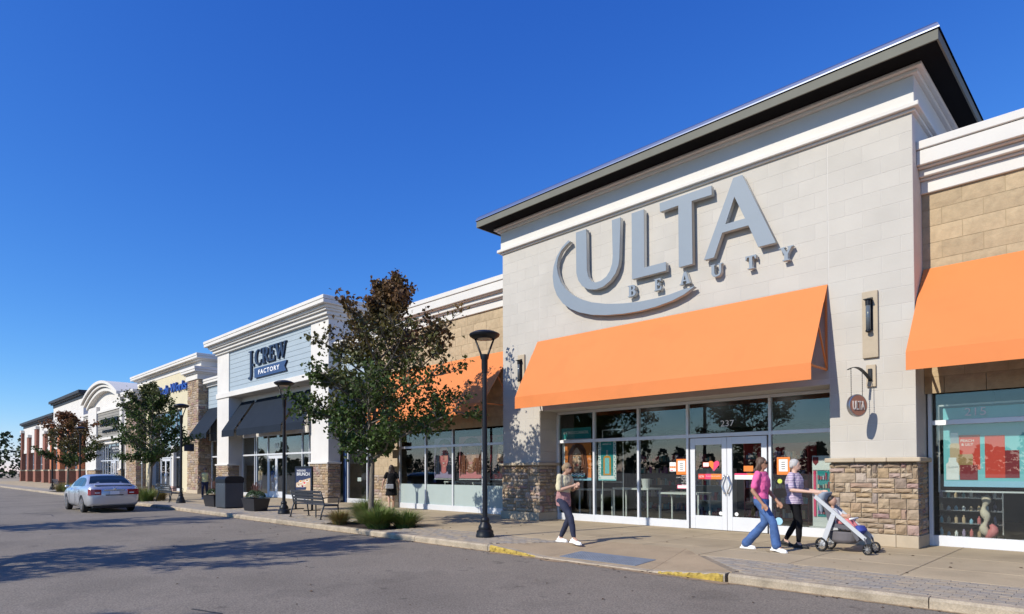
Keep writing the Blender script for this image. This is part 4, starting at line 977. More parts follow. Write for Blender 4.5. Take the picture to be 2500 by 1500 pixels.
# ------------------------------------------------------------------ window displays
P('skin_hi', (0.70, 0.46, 0.34)); P('skin_lo', (0.42, 0.22, 0.15)); P('skin2_hi', (0.40, 0.19, 0.11)); P('skin2_lo', (0.17, 0.065, 0.04)); P('rose_hi', (0.66, 0.30, 0.26)); P('rose_lo', (0.36, 0.10, 0.10)); P('hair_hi', (0.27, 0.09, 0.045))
def portrait(t, U, Y, hi, mid, lo, hairm, hair2, cloth, smile, seed):
    """close-up printed face made of thin layers; U maps 0..1 to the sheet"""
    r = random.Random(seed); E = lambda cx, cz, rx, rz, n=22, a0=0, a1=2*pi: [U(cx+rx*cos(a0+(a1-a0)*i/n), cz+rz*sin(a0+(a1-a0)*i/n)) for i in range(n)]
    L = [0]
    def lay(name, mat, pts): L[0] += 1; return fp(t, name, mat, pts, Y-.0009*L[0], .0007)
    lay('hair', hairm, [U(.14, .02), U(.10, .30), U(.15, .55), U(.20, .80), U(.34, .96), U(.52, .995), U(.70, .96), U(.83, .80), U(.87, .55), U(.92, .30), U(.90, .02)])
    for k in range(16):
        a = .13+.046*k; lay('lock', hair2 if k % 2 else hairm, [U(a, .04), U(a+.022, .04), U(a+.02+.02*sin(k), .30), U(.5+(a-.5)*.95, .60), U(.5+(a-.5)*.8, .80), U(.5+(a-.5)*.93-.012, .58), U(a-.008+.02*sin(k), .30)])
    lay('neck', lo, [U(.40, .10), U(.60, .10), U(.61, .34), U(.39, .34)]); lay('clothes', cloth, [U(.14, .0), U(.18, .09), U(.36, .17), U(.44, .12), U(.56, .12), U(.64, .17), U(.84, .09), U(.88, .0)]); lay('throat', mid, [U(.41, .16), U(.5, .115), U(.59, .16), U(.57, .30), U(.43, .30)])
    face = [U(.30, .66), U(.305, .54), U(.335, .42), U(.39, .325), U(.45, .27), U(.51, .255), U(.57, .27), U(.63, .325), U(.675, .42), U(.70, .54), U(.70, .66), U(.67, .77), U(.60, .85), U(.50, .88), U(.40, .85), U(.33, .77)]
    lay('face', mid, face)
    lay('cheek_shade', lo, [U(.30, .66), U(.305, .54), U(.335, .42), U(.39, .325), U(.45, .27), U(.42, .36), U(.385, .46), U(.37, .58), U(.35, .68), U(.34, .76)])
    lay('cheek_light', hi, E(.585, .52, .07, .085)); lay('brow_light', hi, E(.52, .76, .11, .06)); lay('chin_light', hi, E(.525, .31, .05, .025))
    for a in (.415, .60):
        lay('eye_socket', lo, E(a, .612, .066, .036)); lay('eye_white', 'paint_white', E(a, .605, .044, .017)); lay('iris', 'paint_darkhair', E(a+.004, .607, .017, .018)); lay('lash', 'paint_darkhair', [U(a-.052, .605), U(a, .630), U(a+.054, .608), U(a, .621)]); lay('brow', hairm, [U(a-.065, .66), U(a, .69), U(a+.065, .668), U(a, .675)])
    lay('nose_shade', lo, [U(.485, .60), U(.500, .60), U(.497, .50), U(.465, .475), U(.50, .462), U(.545, .47), U(.515, .485)]); lay('nose_light', hi, [U(.505, .60), U(.522, .60), U(.532, .495), U(.508, .495)])
    lay('lips', 'paint_lip', [U(.425, .385), U(.475, .408), U(.508, .400), U(.54, .408), U(.592, .388), U(.55, .352), U(.508, .342), U(.465, .352)])
    if smile: lay('teeth', 'paint_white', [U(.448, .387), U(.508, .392), U(.568, .389), U(.508, .366)])
    else: lay('lip_line', 'paint_maroon', [U(.435, .385), U(.508, .381), U(.582, .387), U(.508, .377)])
    for k in range(5): lay('front_lock', hair2 if k % 2 else hairm, [U(.325-.035*k, .10), U(.345-.035*k, .10), U(.33-.02*k, .45), U(.36-.012*k, .72), U(.50, .90+.015*k), U(.32-.012*k, .74), U(.30-.02*k, .45)]); lay('front_lock', hairm if k % 2 else hair2, [U(.69+.035*k, .10), U(.71+.035*k, .10), U(.715+.02*k, .45), U(.70+.012*k, .74), U(.52, .90+.015*k), U(.675+.012*k, .72), U(.695+.02*k, .45)])
Yp = 14.63
p1 = thing('window_poster', 'orange window poster of a woman with long wavy auburn hair', 'poster', (-11.6, Yp, 1.2), 'posters in the shop windows')
fp(p1, 'backing', 'paint_orange', rect(-12.03, -11.06, 1.24, 2.30), Yp)
fp(p1, 'border', 'paint_white', rect(-12.13, -12.03, 1.24, 2.30), Yp); fp(p1, 'bottom_border', 'paint_sky', rect(-12.13, -11.06, 1.16, 1.24), Yp)
portrait(p1, lambda a, b: (-12.06+.98*a, 1.22+1.02*b), Yp-.002, 'paint_skin_hi', 'paint_skin', 'paint_skin_lo', 'paint_hair', 'paint_hair_hi', 'paint_navy', False, 4)
for k, (mt, dz) in enumerate((('paint_navy', .10), ('paint_white', .075), ('paint_blue', .05), ('paint_aqua', .025), ('paint_black', 0))):
    n = 14; up = [(-11.74+.5*i/n, 1.27+dz+(.02 if i % 4 in (1, 2) else 0)) for i in range(n+1)]; fp(p1, 'knit_band', mt, [(-11.74, 1.25), *up, (-11.24, 1.25)], Yp-.066-.0015*k, .001)
text('OIL-INFUSED BEAUTY', p1, 'paint_gold', -11.88, Yp-.004, 2.22, .62, .035)
p2 = thing('window_banner', 'teal window banner with white lettering above the orange poster', 'banner', (-11.6, Yp, 2.4))
fp(p2, 'backing', 'paint_teal', rect(-12.16, -11.06, 2.38, 2.70), Yp); fp(p2, 'border', 'paint_white', rect(-12.16, -11.06, 2.355, 2.378), Yp)
text('MOROCCANOIL', p2, 'paint_white', -12.06, Yp-.004, 2.52, .92, .085, .002, .004)
p3 = thing('window_poster', 'teal window poster of an amber bottle with patterned border', 'poster', (-10.5, Yp, 1.2), 'posters in the shop windows')
fp(p3, 'border', 'paint_white', rect(-10.81, -10.205, 1.19, 2.27), Yp)
for i in range(16):
    for xx in (-10.77, -10.245): fp(p3, 'motif', 'paint_teal', ell(xx+.012*(-1)**i, 1.24+i*.064, .022, .02, 8), Yp-.003, .0015)
fp(p3, 'panel', 'paint_teal', rect(-10.72, -10.30, 1.30, 2.27), Yp-.003)
fp(p3, 'foot', 'paint_aqua', rect(-10.81, -10.205, 1.165, 1.20), Yp-.004)
fp(p3, 'bottle', 'paint_amber', [(-10.635, 1.315), (-10.375, 1.315), (-10.375, 1.78), (-10.40, 1.84), (-10.45, 1.86), (-10.56, 1.86), (-10.61, 1.84), (-10.635, 1.78)], Yp-.006)
fp(p3, 'label', 'paint_aqua', rect(-10.58, -10.43, 1.36, 1.80), Yp-.009); fp(p3, 'cap', 'paint_grey', rect(-10.535, -10.475, 1.86, 2.02), Yp-.006)
text('HAIRCARE OIL', p3, 'paint_white', -10.66, Yp-.006, 2.17, .3, .03)
for q in (p1, p3):
    pass
# stickers on the glass
def sticker(label, pts, mat, Y=14.538):
    t = thing('window_sticker', label, 'sticker', (pts[0][0], Y, pts[0][1])); fp(t, 'sheet', mat, pts, Y); return t
Yd = 14.524
s = sticker('orange framed opening-hours notice on the glass left of the doors', rect(-8.31, -8.02, 1.34, 1.735), 'paint_orange'); fp(s, 'notice', 'paint_white', rect(-8.265, -8.065, 1.42, 1.69), 14.535)
for k in range(4): fp(s, 'line', 'paint_black', rect(-8.21, -8.12, 1.62-.05*k, 1.635-.05*k), 14.532)
s = sticker('small white and orange poster beside the orange notice left of the doors', rect(-8.50, -8.325, 1.42, 1.655), 'paint_white')
for k in range(3): fp(s, 'tile', 'paint_orange', rect(-8.49+k*.055, -8.443+k*.055, 1.505, 1.555), 14.535)
fp(s, 'ribbon', 'paint_pink', rect(-8.48, -8.40, 1.44, 1.46), 14.535)
s = thing('window_lettering', 'white opening-hours lettering on the glass below the orange notice', 'lettering', (-8.2, 14.535, 1.1))
for k, (tx, w_) in enumerate((('store hours', .14), ('monday to saturday', .29), ('10am - 9pm', .15), ('sunday', .11), ('11am - 6pm', .15), ('ulta.com', .14))): text(tx, s, 'paint_white', -8.02-w_, 14.535, 1.30-.045*k, w_, .03, .001)
s = sticker('small pink-edged white card low on the glass left of the doors', rect(-8.29, -8.02, .985, 1.08), 'paint_pink'); fp(s, 'card', 'paint_white', rect(-8.275, -8.035, .998, 1.067), 14.535)
s = sticker('orange framed opening-hours notice on the glass right of the doors', rect(-5.80, -5.515, 1.345, 1.74), 'paint_orange'); fp(s, 'notice', 'paint_white', rect(-5.755, -5.565, 1.42, 1.69), 14.535)
for k in range(4): fp(s, 'line', 'paint_black', rect(-5.70, -5.62, 1.62-.05*k, 1.635-.05*k), 14.532)
hrt = [(-7.29, 1.425), (-7.43, 1.58), (-7.435, 1.635), (-7.40, 1.675), (-7.345, 1.675), (-7.295, 1.635), (-7.245, 1.675), (-7.19, 1.675), (-7.155, 1.635), (-7.16, 1.58)]
s = sticker('pink and orange heart sticker on the left door', hrt, 'paint_pink', Yd); fp(s, 'orange_half', 'paint_orange', [(-7.31, 1.46), (-7.43, 1.58), (-7.435, 1.635), (-7.40, 1.675), (-7.345, 1.675), (-7.30, 1.64)], Yd-.003)
s = sticker('small white card beside the heart on the left door', rect(-7.58, -7.42, 1.525, 1.645), 'paint_red', Yd-.004); fp(s, 'card', 'paint_white', rect(-7.568, -7.425, 1.54, 1.635), Yd-.007)
s = sticker('red and orange welcome strip across the left door glass', rect(-7.705, -7.10, 1.23, 1.36), 'paint_red', Yd); fp(s, 'pink_part', 'paint_pink', rect(-7.52, -7.37, 1.23, 1.36), Yd-.003); fp(s, 'orange_part', 'paint_orange', rect(-7.37, -7.10, 1.23, 1.36), Yd-.003)
text('ULTA', s, 'paint_white', -7.685, Yd-.004, 1.27, .13, .055, .001, .006); text('the possibilities are beautiful', s, 'paint_white', -7.5, Yd-.005, 1.29, .36, .03, .001)
s = sticker('pink and white notice strip across the right door glass', rect(-6.78, -6.16, 1.232, 1.375), 'paint_white', Yd); fp(s, 'pink_part', 'paint_pink', rect(-6.78, -6.47, 1.335, 1.375), Yd-.003); fp(s, 'orange_part', 'paint_orange', rect(-6.47, -6.16, 1.335, 1.375), Yd-.003)
sticker('plain orange card on the right door glass', rect(-6.56, -6.335, 1.42, 1.55), 'paint_orange', Yd)
sticker('round white sticker low on the left door glass', ell(-7.13, .41, .045, .045), 'paint_white', Yd); sticker('round white sticker low on the right door glass', ell(-6.74, .41, .045, .045), 'paint_white', Yd)
sticker('round yellow-green sticker on the glass right of the doors', ell(-5.74, 1.20, .052, .052), 'paint_lime'); sticker('round pale blue sticker low on the glass right of the doors', ell(-5.77, .30, .085, .085), 'paint_sky')
s = thing('window_lettering', 'white street number on the glass above the doors', 'lettering', (-7.1, 14.535, 2.49)); text('237', s, 'paint_white', -7.12, 14.535, 2.50, .33, .145, .001)
s = thing('window_lettering', 'white street number on the glass at the right edge', 'lettering', (-2.33, 14.535, 2.46)); text('215', s, 'paint_white', -2.35, 14.535, 2.455, .32, .145, .001)
s = thing('window_lettering', 'white street number above the doors under navy awning', 'lettering', (-32.6, 15.44, 2.75)); text('229', s, 'paint_white', -33.1, 15.435, 2.72, .5, .24, .001)
# inside the main store
def table(x0, x1, y0, y1, h, label, mat='interior_white'):
    t = thing('display_table', label, 'table', ((x0+x1)/2, (y0+y1)/2, .012), 'tables inside the store')
    B('table_top', mat, t, x0, x1, y0, y1, h-.05, h, .005)
    for a in (x0+.04, x1-.04):
        for b in (y0+.04, y1-.04): B('leg', mat, t, a-.02, a+.02, b-.02, b+.02, .012, h-.05)
    return t
table(-10.75, -9.55, 15.2, 15.9, .95, 'white display table behind the teal bottle poster'); table(-9.3, -8.1, 15.3, 16.0, .85, 'white display table behind the pane left of the doors'); table(-12.0, -11.1, 15.2, 15.8, .9, 'white display table below the orange poster')
bx = thing('white_tub', 'white tapered tub on the table behind the teal poster', 'tub', (-9.75, 15.4, .95)); MB().lathe([(.09, 0), (.13, .26), (.12, .26)], (-9.75, 15.4, .952), 12).build('tub', 'interior_white', bx)
def shelf_unit(x0, x1, y0, y1, h, label, mat, goods, seed, n=5, back=True):
    t = thing('shelf_unit', label, 'shelf', ((x0+x1)/2, (y0+y1)/2, .012), 'shelf units inside the stores'); r = random.Random(seed)
    if back: B('back_panel', mat, t, x0, x1, y1-.03, y1, .012, h)
    for a in (x0, x1-.03): B('side_panel', mat, t, a, a+.03, y0, y1-.03, .012, h)
    for k in range(n):
        z = .12+k*(h-.2)/n; B('shelf', mat, t, x0+.03, x1-.03, y0, y1-.03, z, z+.025)
        m = MB(); xx = x0+.06
        while xx < x1-.1:
            w = r.uniform(.04, .08); hh = r.uniform(.08, min(.24, (h-.2)/n-.06)); m.box(xx, xx+w, y0+.03, y0+.12, z+.027, z+.027+hh); xx += w+r.uniform(.005, .03)
        tag(m.build('products', goods[k % len(goods)], t), kind='stuff')
    return t
M('mixed_goods', (.4, .3, .3), .4, ramp=[(.6, .55, .5), (.5, .06, .10), (.03, .03, .05), (.15, .4, .5), (.65, .35, .12), (.7, .7, .7), (.35, .12, .35), (.02, .15, .25)], var=0)
M('red_cab', (.30, .02, .025), .5, var=.05)
shelf_unit(-7.95, -6.2, 17.6, 18.2, 2.2, 'red shelf unit seen through the left door', 'red_cab', ['mixed_goods'], 3)
shelf_unit(-12.5, -9.6, 19.0, 19.6, 2.2, 'dark shelf unit at the back behind the left panes', 'interior_dark', ['mixed_goods'], 4); shelf_unit(-9.4, -8.2, 17.2, 17.7, 1.5, 'low white shelf unit behind the third pane', 'interior_white', ['mixed_goods'], 5, n=3)
shelf_unit(-6.0, -4.0, 18.5, 19.1, 2.1, 'dark shelf unit at the back behind the right pane', 'interior_dark', ['mixed_goods'], 6)
st = thing('display_stand', 'white product stand with teal shelves inside the pane right of the doors', 'stand', (-5.0, 14.9, .012))
B('back_panel', 'interior_white', st, -5.20, -4.76, 14.98, 15.0, .2, 1.77); B('header', 'paint_white', st, -5.19, -4.77, 14.955, 14.978, 1.45, 1.76); fp(st, 'badge', 'paint_maroon', [(-5.18, 1.74), (-5.06, 1.74), (-5.06, 1.62), (-5.12, 1.55), (-5.18, 1.62)], 14.952)
B('strip', 'paint_pink', st, -5.17, -5.12, 14.95, 14.978, .42, 1.43); B('panel', 'paint_teal', st, -5.09, -4.77, 14.96, 14.978, .42, 1.43); B('strip_right', 'paint_white', st, -4.80, -4.765, 14.94, 14.958, .42, 1.43)
m = MB(); r = random.Random(8)
for k in range(5):
    for i in range(5): m.box(-5.07+i*.052, -5.04+i*.052, 14.92, 14.95, .48+k*.19, .48+k*.19+r.uniform(.06, .15))
tag(m.build('products', 'mixed_goods', st), kind='stuff'); B('foot', 'interior_white', st, -5.22, -4.74, 14.82, 15.05, .012, .2)
ft = thing('easel_frame', 'thin white poster easel inside the glass behind the teal poster', 'easel', (-10.1, 14.9, .012))
for a in (-10.86, -10.16): MB().bar((a, 14.9, .012), (a, 14.9, 2.6), .022).build('post', 'interior_white', ft)
for z in (1.12, 2.6): MB().bar((-10.86, 14.9, z), (-10.16, 14.9, z), .022).build('rail', 'interior_white', ft)
# right window: teal poster with bottles, wire shelves
p4 = thing('window_poster', 'aqua window poster of skincare bottles at the right edge', 'poster', (-2.0, 14.630, 1.1), 'posters in the shop windows')
fp(p4, 'backing', 'paint_aqua', rect(-2.70, -1.32, 1.13, 2.62), 14.630)
fp(p4, 'box', 'paint_red', rect(-2.46, -2.14, 1.45, 2.10), 14.626); text('PEACH', p4, 'paint_white', -2.43, 14.623, 1.97, .20, .05, .001, .004); text('& LILY', p4, 'paint_white', -2.42, 14.623, 1.90, .18, .05, .001, .004)
fp(p4, 'tall_bottle', 'paint_beige', [(-2.60, 1.35), (-2.45, 1.35), (-2.45, 1.92), (-2.47, 1.95), (-2.58, 1.95), (-2.60, 1.92)], 14.623); fp(p4, 'tall_cap', 'steel', rect(-2.59, -2.47, 1.95, 2.15), 14.623)
fp(p4, 'white_bottle', 'paint_white', [(-2.66, 1.26), (-2.46, 1.26), (-2.46, 1.56), (-2.50, 1.60), (-2.50, 1.68), (-2.62, 1.68), (-2.62, 1.60), (-2.66, 1.56)], 14.619); text('OLAPLEX', p4, 'paint_grey', -2.645, 14.616, 1.48, .17, .035, .001)
fp(p4, 'red_jar', 'paint_maroon', rect(-2.45, -2.18, 1.26, 1.54), 14.619); fp(p4, 'jar_cap', 'paint_gold', rect(-2.47, -2.25, 1.54, 1.74), 14.616); fp(p4, 'shelf_line', 'paint_sky', rect(-2.70, -1.32, 1.13, 1.24), 14.625, .002)
fp(p4, 'lotion', 'paint_red', rect(-2.07, -1.78, 1.3, 2.08), 14.623); fp(p4, 'serum', 'paint_maroon', rect(-1.78, -1.58, 1.3, 1.8), 14.623)
for a, b in (((-2.78, 1.02), (-2.78, 2.68)), ((-2.78, 2.68), (-1.2, 2.68)), ((-2.74, 1.04), (-1.2, 1.04))): MB().bar((a[0], 14.66, a[1]), (b[0], 14.66, b[1]), .03).build('frame_bar', 'interior_white', p4)
wr_ = thing('wire_shelf', 'chrome wire shelves of small bottles in the right-edge window', 'shelf', (-2.4, 15.3, .012)); r = random.Random(2)
for k in range(4):
    z = .15+k*.25; m = MB()
    for yy in (15.1, 15.25, 15.4): m.bar((-2.9, yy, z), (-1.9, yy, z), .008)
    for i in range(21): m.bar((-2.9+i*.05, 15.1, z), (-2.9+i*.05, 15.4, z), .005); m.bar((-2.9+i*.05, 15.1, z), (-2.9+i*.05, 15.1, z+.045), .005)
    m.build('wire_tray', 'chrome', wr_)
    for i in range(8):
        xx = -2.85+i*.12; hh = r.uniform(.07, .16); MB().lathe([(.028, 0), (.03, hh*.7), (.014, hh*.78), (.014, hh)], (xx, 15.17, z+.006), 8).build('bottle', r.choice(['paint_sky', 'paint_white', 'paint_rose', 'paint_navy', 'paint_beige', 'paint_lilac', 'paint_aqua']), wr_)
for xx in (-2.92, -1.88): MB().bar((xx, 15.1, .012), (xx, 15.1, 1.05), .02).build('post', 'chrome', wr_)
bt = thing('hanging_bag', 'cream quilted bag hanging beside the wire shelves at the right edge', 'bag', (-1.95, 14.95, .2))
m = MB(); m.tube([(-2.13+.025*sin(q*.9), 14.97, .96-.05*q) for q in range(16)], [.055+.022*sin(q*1.1) for q in range(16)], 12); m.build('bag', M('cream_cloth', (.62, .52, .42), .9, bump=.5, bs=20), bt, smooth=True)
MB().tube([(-2.05+.05*sin(q*.5), 14.97, .42-.03*q) for q in range(10)], [.03+.05*sin(q*.33) for q in range(10)], 12).build('scarf', 'paint_rose', bt, smooth=True)
# wing window: three beauty posters behind glass
def face_poster(x0, x1, z0, z1, skin, hairm, bgm, label, smile):
    t = thing('window_poster', label, 'poster', ((x0+x1)/2, 14.83, z0), 'beauty portraits in the wing windows'); w = x1-x0; h = z1-z0; Y = 14.83
    U = lambda a, b: (x0+a*w, z0+b*h)
    fp(t, 'backing', bgm, rect(x0, x1, z0, z1), Y)
    base = skin.replace('paint_', ''); tri = dict(rose=('paint_rose_hi', 'paint_rose', 'paint_rose_lo'), skin2=('paint_skin2_hi', 'paint_skin2', 'paint_skin2_lo'), skin=('paint_skin_hi', 'paint_skin', 'paint_skin_lo'))[base]
    portrait(t, lambda a, b: (x0+(a*1.25-.125)*w if 0 < a*1.25-.125 < 1 else x0+(0.004 if a < .5 else .996)*w, z0+min(.995, b*.98)*h), Y-.002, *tri, hairm, 'paint_hair_hi' if hairm == 'paint_hair' else 'paint_navy', bgm, smile, int(w*1000))
    B('frame', 'interior_white', t, x0-.02, x1+.02, Y+.003, Y+.02, z0-.05, z0-.02)
face_poster(-18.45, -17.33, 1.18, 2.65, 'paint_rose', 'paint_darkhair', 'paint_lilac', 'smiling portrait poster with dark plaited hair in the left wing window', True)
face_poster(-17.05, -15.78, 1.18, 2.65, 'paint_skin2', 'paint_hair', 'paint_rose', 'portrait poster with brown hair in the middle wing pane by the lamp post', False)
face_poster(-15.45, -14.2, 1.18, 2.65, 'paint_skin', 'paint_darkhair', 'paint_maroon', 'portrait poster in the wing pane next to the pale block store', False)
table(-18.6, -17.4, 15.4, 16.0, 1.05, 'white table with trays behind the smiling portrait'); table(-17.0, -15.8, 15.4, 16.0, 1.02, 'white table behind the brown-haired portrait')
# clothing store window
def mannequin(x, y, top, leg, label):
    t = thing('mannequin', label, 'mannequin', (x, y, .012)); m = MB(); m.tube([(x, y, .85), (x, y, 1.0), (x, y, 1.2), (x, y, 1.42), (x, y, 1.48)], [.15, .13, .16, .18, .06], 12); m.tube([(x-.19, y, 1.40), (x-.24, y, 1.15), (x-.22, y-.03, .9)], [.055, .045, .035], 8); m.tube([(x+.19, y, 1.40), (x+.24, y, 1.15), (x+.22, y-.03, .9)], [.055, .045, .035], 8); m.build('shirt', top, t, smooth=True)
    MB().tube([(x-.08, y, .9), (x-.09, y, .5), (x-.1, y, .06)], [.1, .075, .06], 10).tube([(x+.08, y, .9), (x+.09, y, .5), (x+.1, y, .06)], [.1, .075, .06], 10).build('trousers', leg, t, smooth=True)
    MB().tube([(x, y, 1.46), (x, y, 1.56)], [.045, .045], 10).ball((x, y, 1.66), (.08, .095, .115)).build('head', 'interior_white', t, smooth=True); B('stand', 'steel', t, x-.15, x+.15, y-.15, y+.15, .012, .03)
mannequin(-34.6, 16.1, 'paint_blue', 'paint_denim', 'mannequin in a blue shirt behind the pane left of the doors'); mannequin(-30.9, 16.1, 'paint_white', 'paint_navy', 'mannequin in a white shirt behind the pane right of the doors'); mannequin(-22.9, 15.95, 'paint_red', 'paint_denim', 'mannequin in a red jacket and jeans behind the tree trunk')
mannequin(-36.6, 16.2, 'paint_beige', 'paint_navy', 'mannequin in a beige top in the far-left pane under navy awning')
B('red_banner', 'paint_red', LR, -22.4, -21.95, 15.62, 15.65, .3, 3.0)
s = thing('open_sign', 'small white door sign in the narrow recessed shopfront', 'sign', (-24.6, 15.5, 1.0)); B('card', 'paint_white', s, -24.75, -24.45, 15.454, 15.458, .98, 1.15)

# ------------------------------------------------------------------ street lamps
def make_lamp(x, y, label):
    t = thing('street_lamp', label, 'street lamp', (x, y, 0), 'black post-top lamps along the kerb')
    b = MB().lathe([(.20, 0), (.20, .05), (.19, .07), (.186, .13), (.16, .155), (.145, .17), (.152, .20), (.14, .24), (.112, .29), (.092, .33), (.10, .35), (.10, .39), (.082, .42), (.062, .44)], (x, y, 0), 28).build('base', 'black_metal', t, recalc=True); smooth_angle(b, 40)
    p = MB().lathe([(.056, .43), (.054, 2.2), (.052, 3.62), (.064, 3.625), (.064, 3.68), (.07, 3.70), (.07, 3.90), (.078, 3.92), (.078, 4.02)], (x, y, 0), 20).build('pole', 'black_metal', t); smooth_angle(p, 40)
    for a in (0.8, 0.8+pi):
        dx, dy = cos(a), sin(a)
        arm = MB().tube([(x+dx*.06, y+dy*.06, 3.92), (x+dx*.085, y+dy*.085, 4.04), (x+dx*.22, y+dy*.22, 4.40)], [.024, .024, .019], 8).build('arm', 'black_metal', t, smooth=True)
    h = MB().lathe([(.20, 4.36), (.25, 4.37), (.325, 4.42), (.34, 4.455), (.33, 4.475), (.235, 4.52), (.10, 4.55), (.0, 4.555)], (x, y, 0), 32).build('lamp_head', 'black_metal', t); smooth_angle(h, 30)
    MB().lathe([(.0, 4.335), (.125, 4.345), (.195, 4.372)], (x, y, 0), 24).build('lens', 'lens', t, smooth=True)
    return t
L0 = make_lamp(-10.12, 9.55, 'black post-top street lamp nearest, in front of the tan wing')
for x, lab in ((-20.4, 'black post-top street lamp behind the bench, beside the near tree'), (-30.7, 'black post-top street lamp beside the far bench and middle tree'), (-51.2, 'black post-top street lamp standing just beyond the silver car roof'), (-61.0, 'farthest black post-top street lamp at the left of the pavement')):
    c = clone(L0, None, (x, 9.85, 0)); c['label'] = lab
sp = thing('sign_post', 'thin grey post with small tag standing in the grass bed by middle tree', 'post', (-36.9, 9.9, 0)); MB().tube([(-36.9, 9.9, -.05), (-36.9, 9.9, 2.2)], .03, 8).build('post', 'steel', sp); B('tag', 'sign_white', sp, -37.0, -36.8, 9.86, 9.89, 1.85, 2.2)

# ------------------------------------------------------------------ benches
def make_bench(x0, x1, y, label):
    t = thing('park_bench', label, 'bench', (x0, y, 0), 'dark slatted benches facing the shops')
    A = Vector((x0, y, 0))
    for xx in (x0+.04, x1-.04):
        MB().tube([(xx, y-.02, 0), (xx, y+.02, .2), (xx, y+.10, .42), (xx, y+.06, .62), (xx, y-.02, .84)], [.024]*5, 8).build('back_leg', 'bench_metal', t, smooth=True)
        MB().tube([(xx, y+.62, 0), (xx, y+.58, .25), (xx, y+.56, .42)], .024, 8).build('front_leg', 'bench_metal', t, smooth=True)
        MB().tube([(xx, y+.10, .42), (xx, y+.58, .40)], .022, 8).build('seat_rail', 'bench_metal', t, smooth=True)
        MB().tube([(xx, y+.05, .63), (xx, y+.3, .665), (xx, y+.55, .66), (xx, y+.60, .62), (xx, y+.57, .41)], .014, 8).build('armrest', 'bench_metal', t, smooth=True)
        MB().box(xx-.04, xx+.04, y-.06, y+.03, 0, .012).box(xx-.04, xx+.04, y+.57, y+.67, 0, .012).build('foot', 'bench_metal', t)
    xm = (x0+x1)/2
    MB().tube([(xm, y+.35, 0), (xm, y+.35, .41)], .022, 8).build('centre_leg', 'bench_metal', t)
    for k in range(6): B('seat_slat', 'bench_metal', t, x0+.03, x1-.03, y+.11+k*.08, y+.18+k*.08, .42, .442, .004)
    for k in range(4):
        q = k/3; zz = .52+.10*k; yy = y+.09-.105*q
        m = MB(); m.bar((x0+.03, yy, zz), (x1-.03, yy, zz), .022, .075, up=(0, -.35, 1)); m.build('back_slat', 'bench_metal', t)
    return t
make_bench(-19.05, -17.05, 9.42, 'dark slatted metal bench beside the near tree')
make_bench(-33.75, -31.75, 9.7, 'dark slatted metal bench beside the lamp past the litter bin')
make_bench(-59.9, -57.9, 9.7, 'distant dark bench at the left past the silver car')

# ------------------------------------------------------------------ litter bin, planters, poster stand
bn = thing('litter_bin', 'large square dark litter bin between two black planters', 'litter bin', (-25.3, 9.9, 0))
B('cabinet', 'bin_metal', bn, -25.78, -24.82, 9.57, 10.3, .03, 1.0, .015); B('base', 'black_metal', bn, -25.74, -24.86, 9.61, 10.27, 0, .03)
m = MB(); pr2 = [(9.56, 1.0), (9.56, 1.14), (9.60, 1.21), (9.68, 1.25), (10.2, 1.25), (10.31, 1.19), (10.31, 1.0)]; m.prism(pr2, lambda u, v, d: (d, u, v), -25.80, -24.80); m.build('hood', 'black_metal', bn)
for k in range(3): MB().ball((-25.6+k*.28, 9.566, .93), .012, 8, 5).build('bolt', 'steel', bn)
M('foliage_box', (.045, .085, .03), .6, var=.3, vs=20, rnd=.4)
def planter(x0, x1, y0, y1, label, seed):
    t = thing('planter', label, 'planter', ((x0+x1)/2, (y0+y1)/2, 0), 'black tapered planters by the litter bin'); r = random.Random(seed); h = .46; i = .12
    m = MB(); V = [(x0+i, y0+i*.6, 0), (x1-i, y0+i*.6, 0), (x1-i, y1-i*.6, 0), (x0+i, y1-i*.6, 0), (x0, y0, h), (x1, y0, h), (x1, y1, h), (x0, y1, h), (x0+.04, y0+.04, h), (x1-.04, y0+.04, h), (x1-.04, y1-.04, h), (x0+.04, y1-.04, h), (x0+.05, y0+.05, h-.07), (x1-.05, y0+.05, h-.07), (x1-.05, y1-.05, h-.07), (x0+.05, y1-.05, h-.07)]
    m.add(V, [(3, 2, 1, 0), (0, 1, 5, 4), (1, 2, 6, 5), (2, 3, 7, 6), (3, 0, 4, 7), (4, 5, 9, 8), (5, 6, 10, 9), (6, 7, 11, 10), (7, 4, 8, 11), (8, 9, 13, 12), (9, 10, 14, 13), (10, 11, 15, 14), (11, 8, 12, 15), (12, 13, 14, 15)]); m.build('box', 'planter', t)
    lf = MB(); cx, cy = (x0+x1)/2, (y0+y1)/2; rx, ry = (x1-x0)/2*.98, (y1-y0)/2*.98
    for k in range(2600):
        a = r.uniform(0, 2*pi); q = sqrt(r.random()); px, py = cx+rx*q*cos(a), cy+ry*q*sin(a); pz = h-.02+.27*sqrt(max(0, 1-q*q))*r.uniform(.75, 1.05)+.04
        s = r.uniform(.014, .028); n1 = Vector((r.uniform(-1, 1), r.uniform(-1, 1), r.uniform(-.2, 1))).normalized(); u = n1.cross(Vector((r.random(), r.random(), .3))).normalized(); v = n1.cross(u); c = Vector((px, py, pz))
        lf.add([c-u*s, c+v*s*.6, c+u*s, c-v*s*.6], [(0, 1, 2, 3)])
    tag(lf.build('bush', 'foliage_box', t, recalc=False), kind='stuff')
    sm = MB()
    for k in range(26):
        a = r.uniform(0, 6.3); q = r.random()*.5; px, py = cx+rx*q*cos(a), cy+ry*q*sin(a); hh = r.uniform(.3, .62); sm.tube([(px, py, h), (px+r.uniform(-.1, .1), py+r.uniform(-.1, .1), h+hh)], [.005, .012], 4)
    sm.build('stems', M('red_stem', (.12, .05, .04), .8, rnd=.3), t, recalc=False)
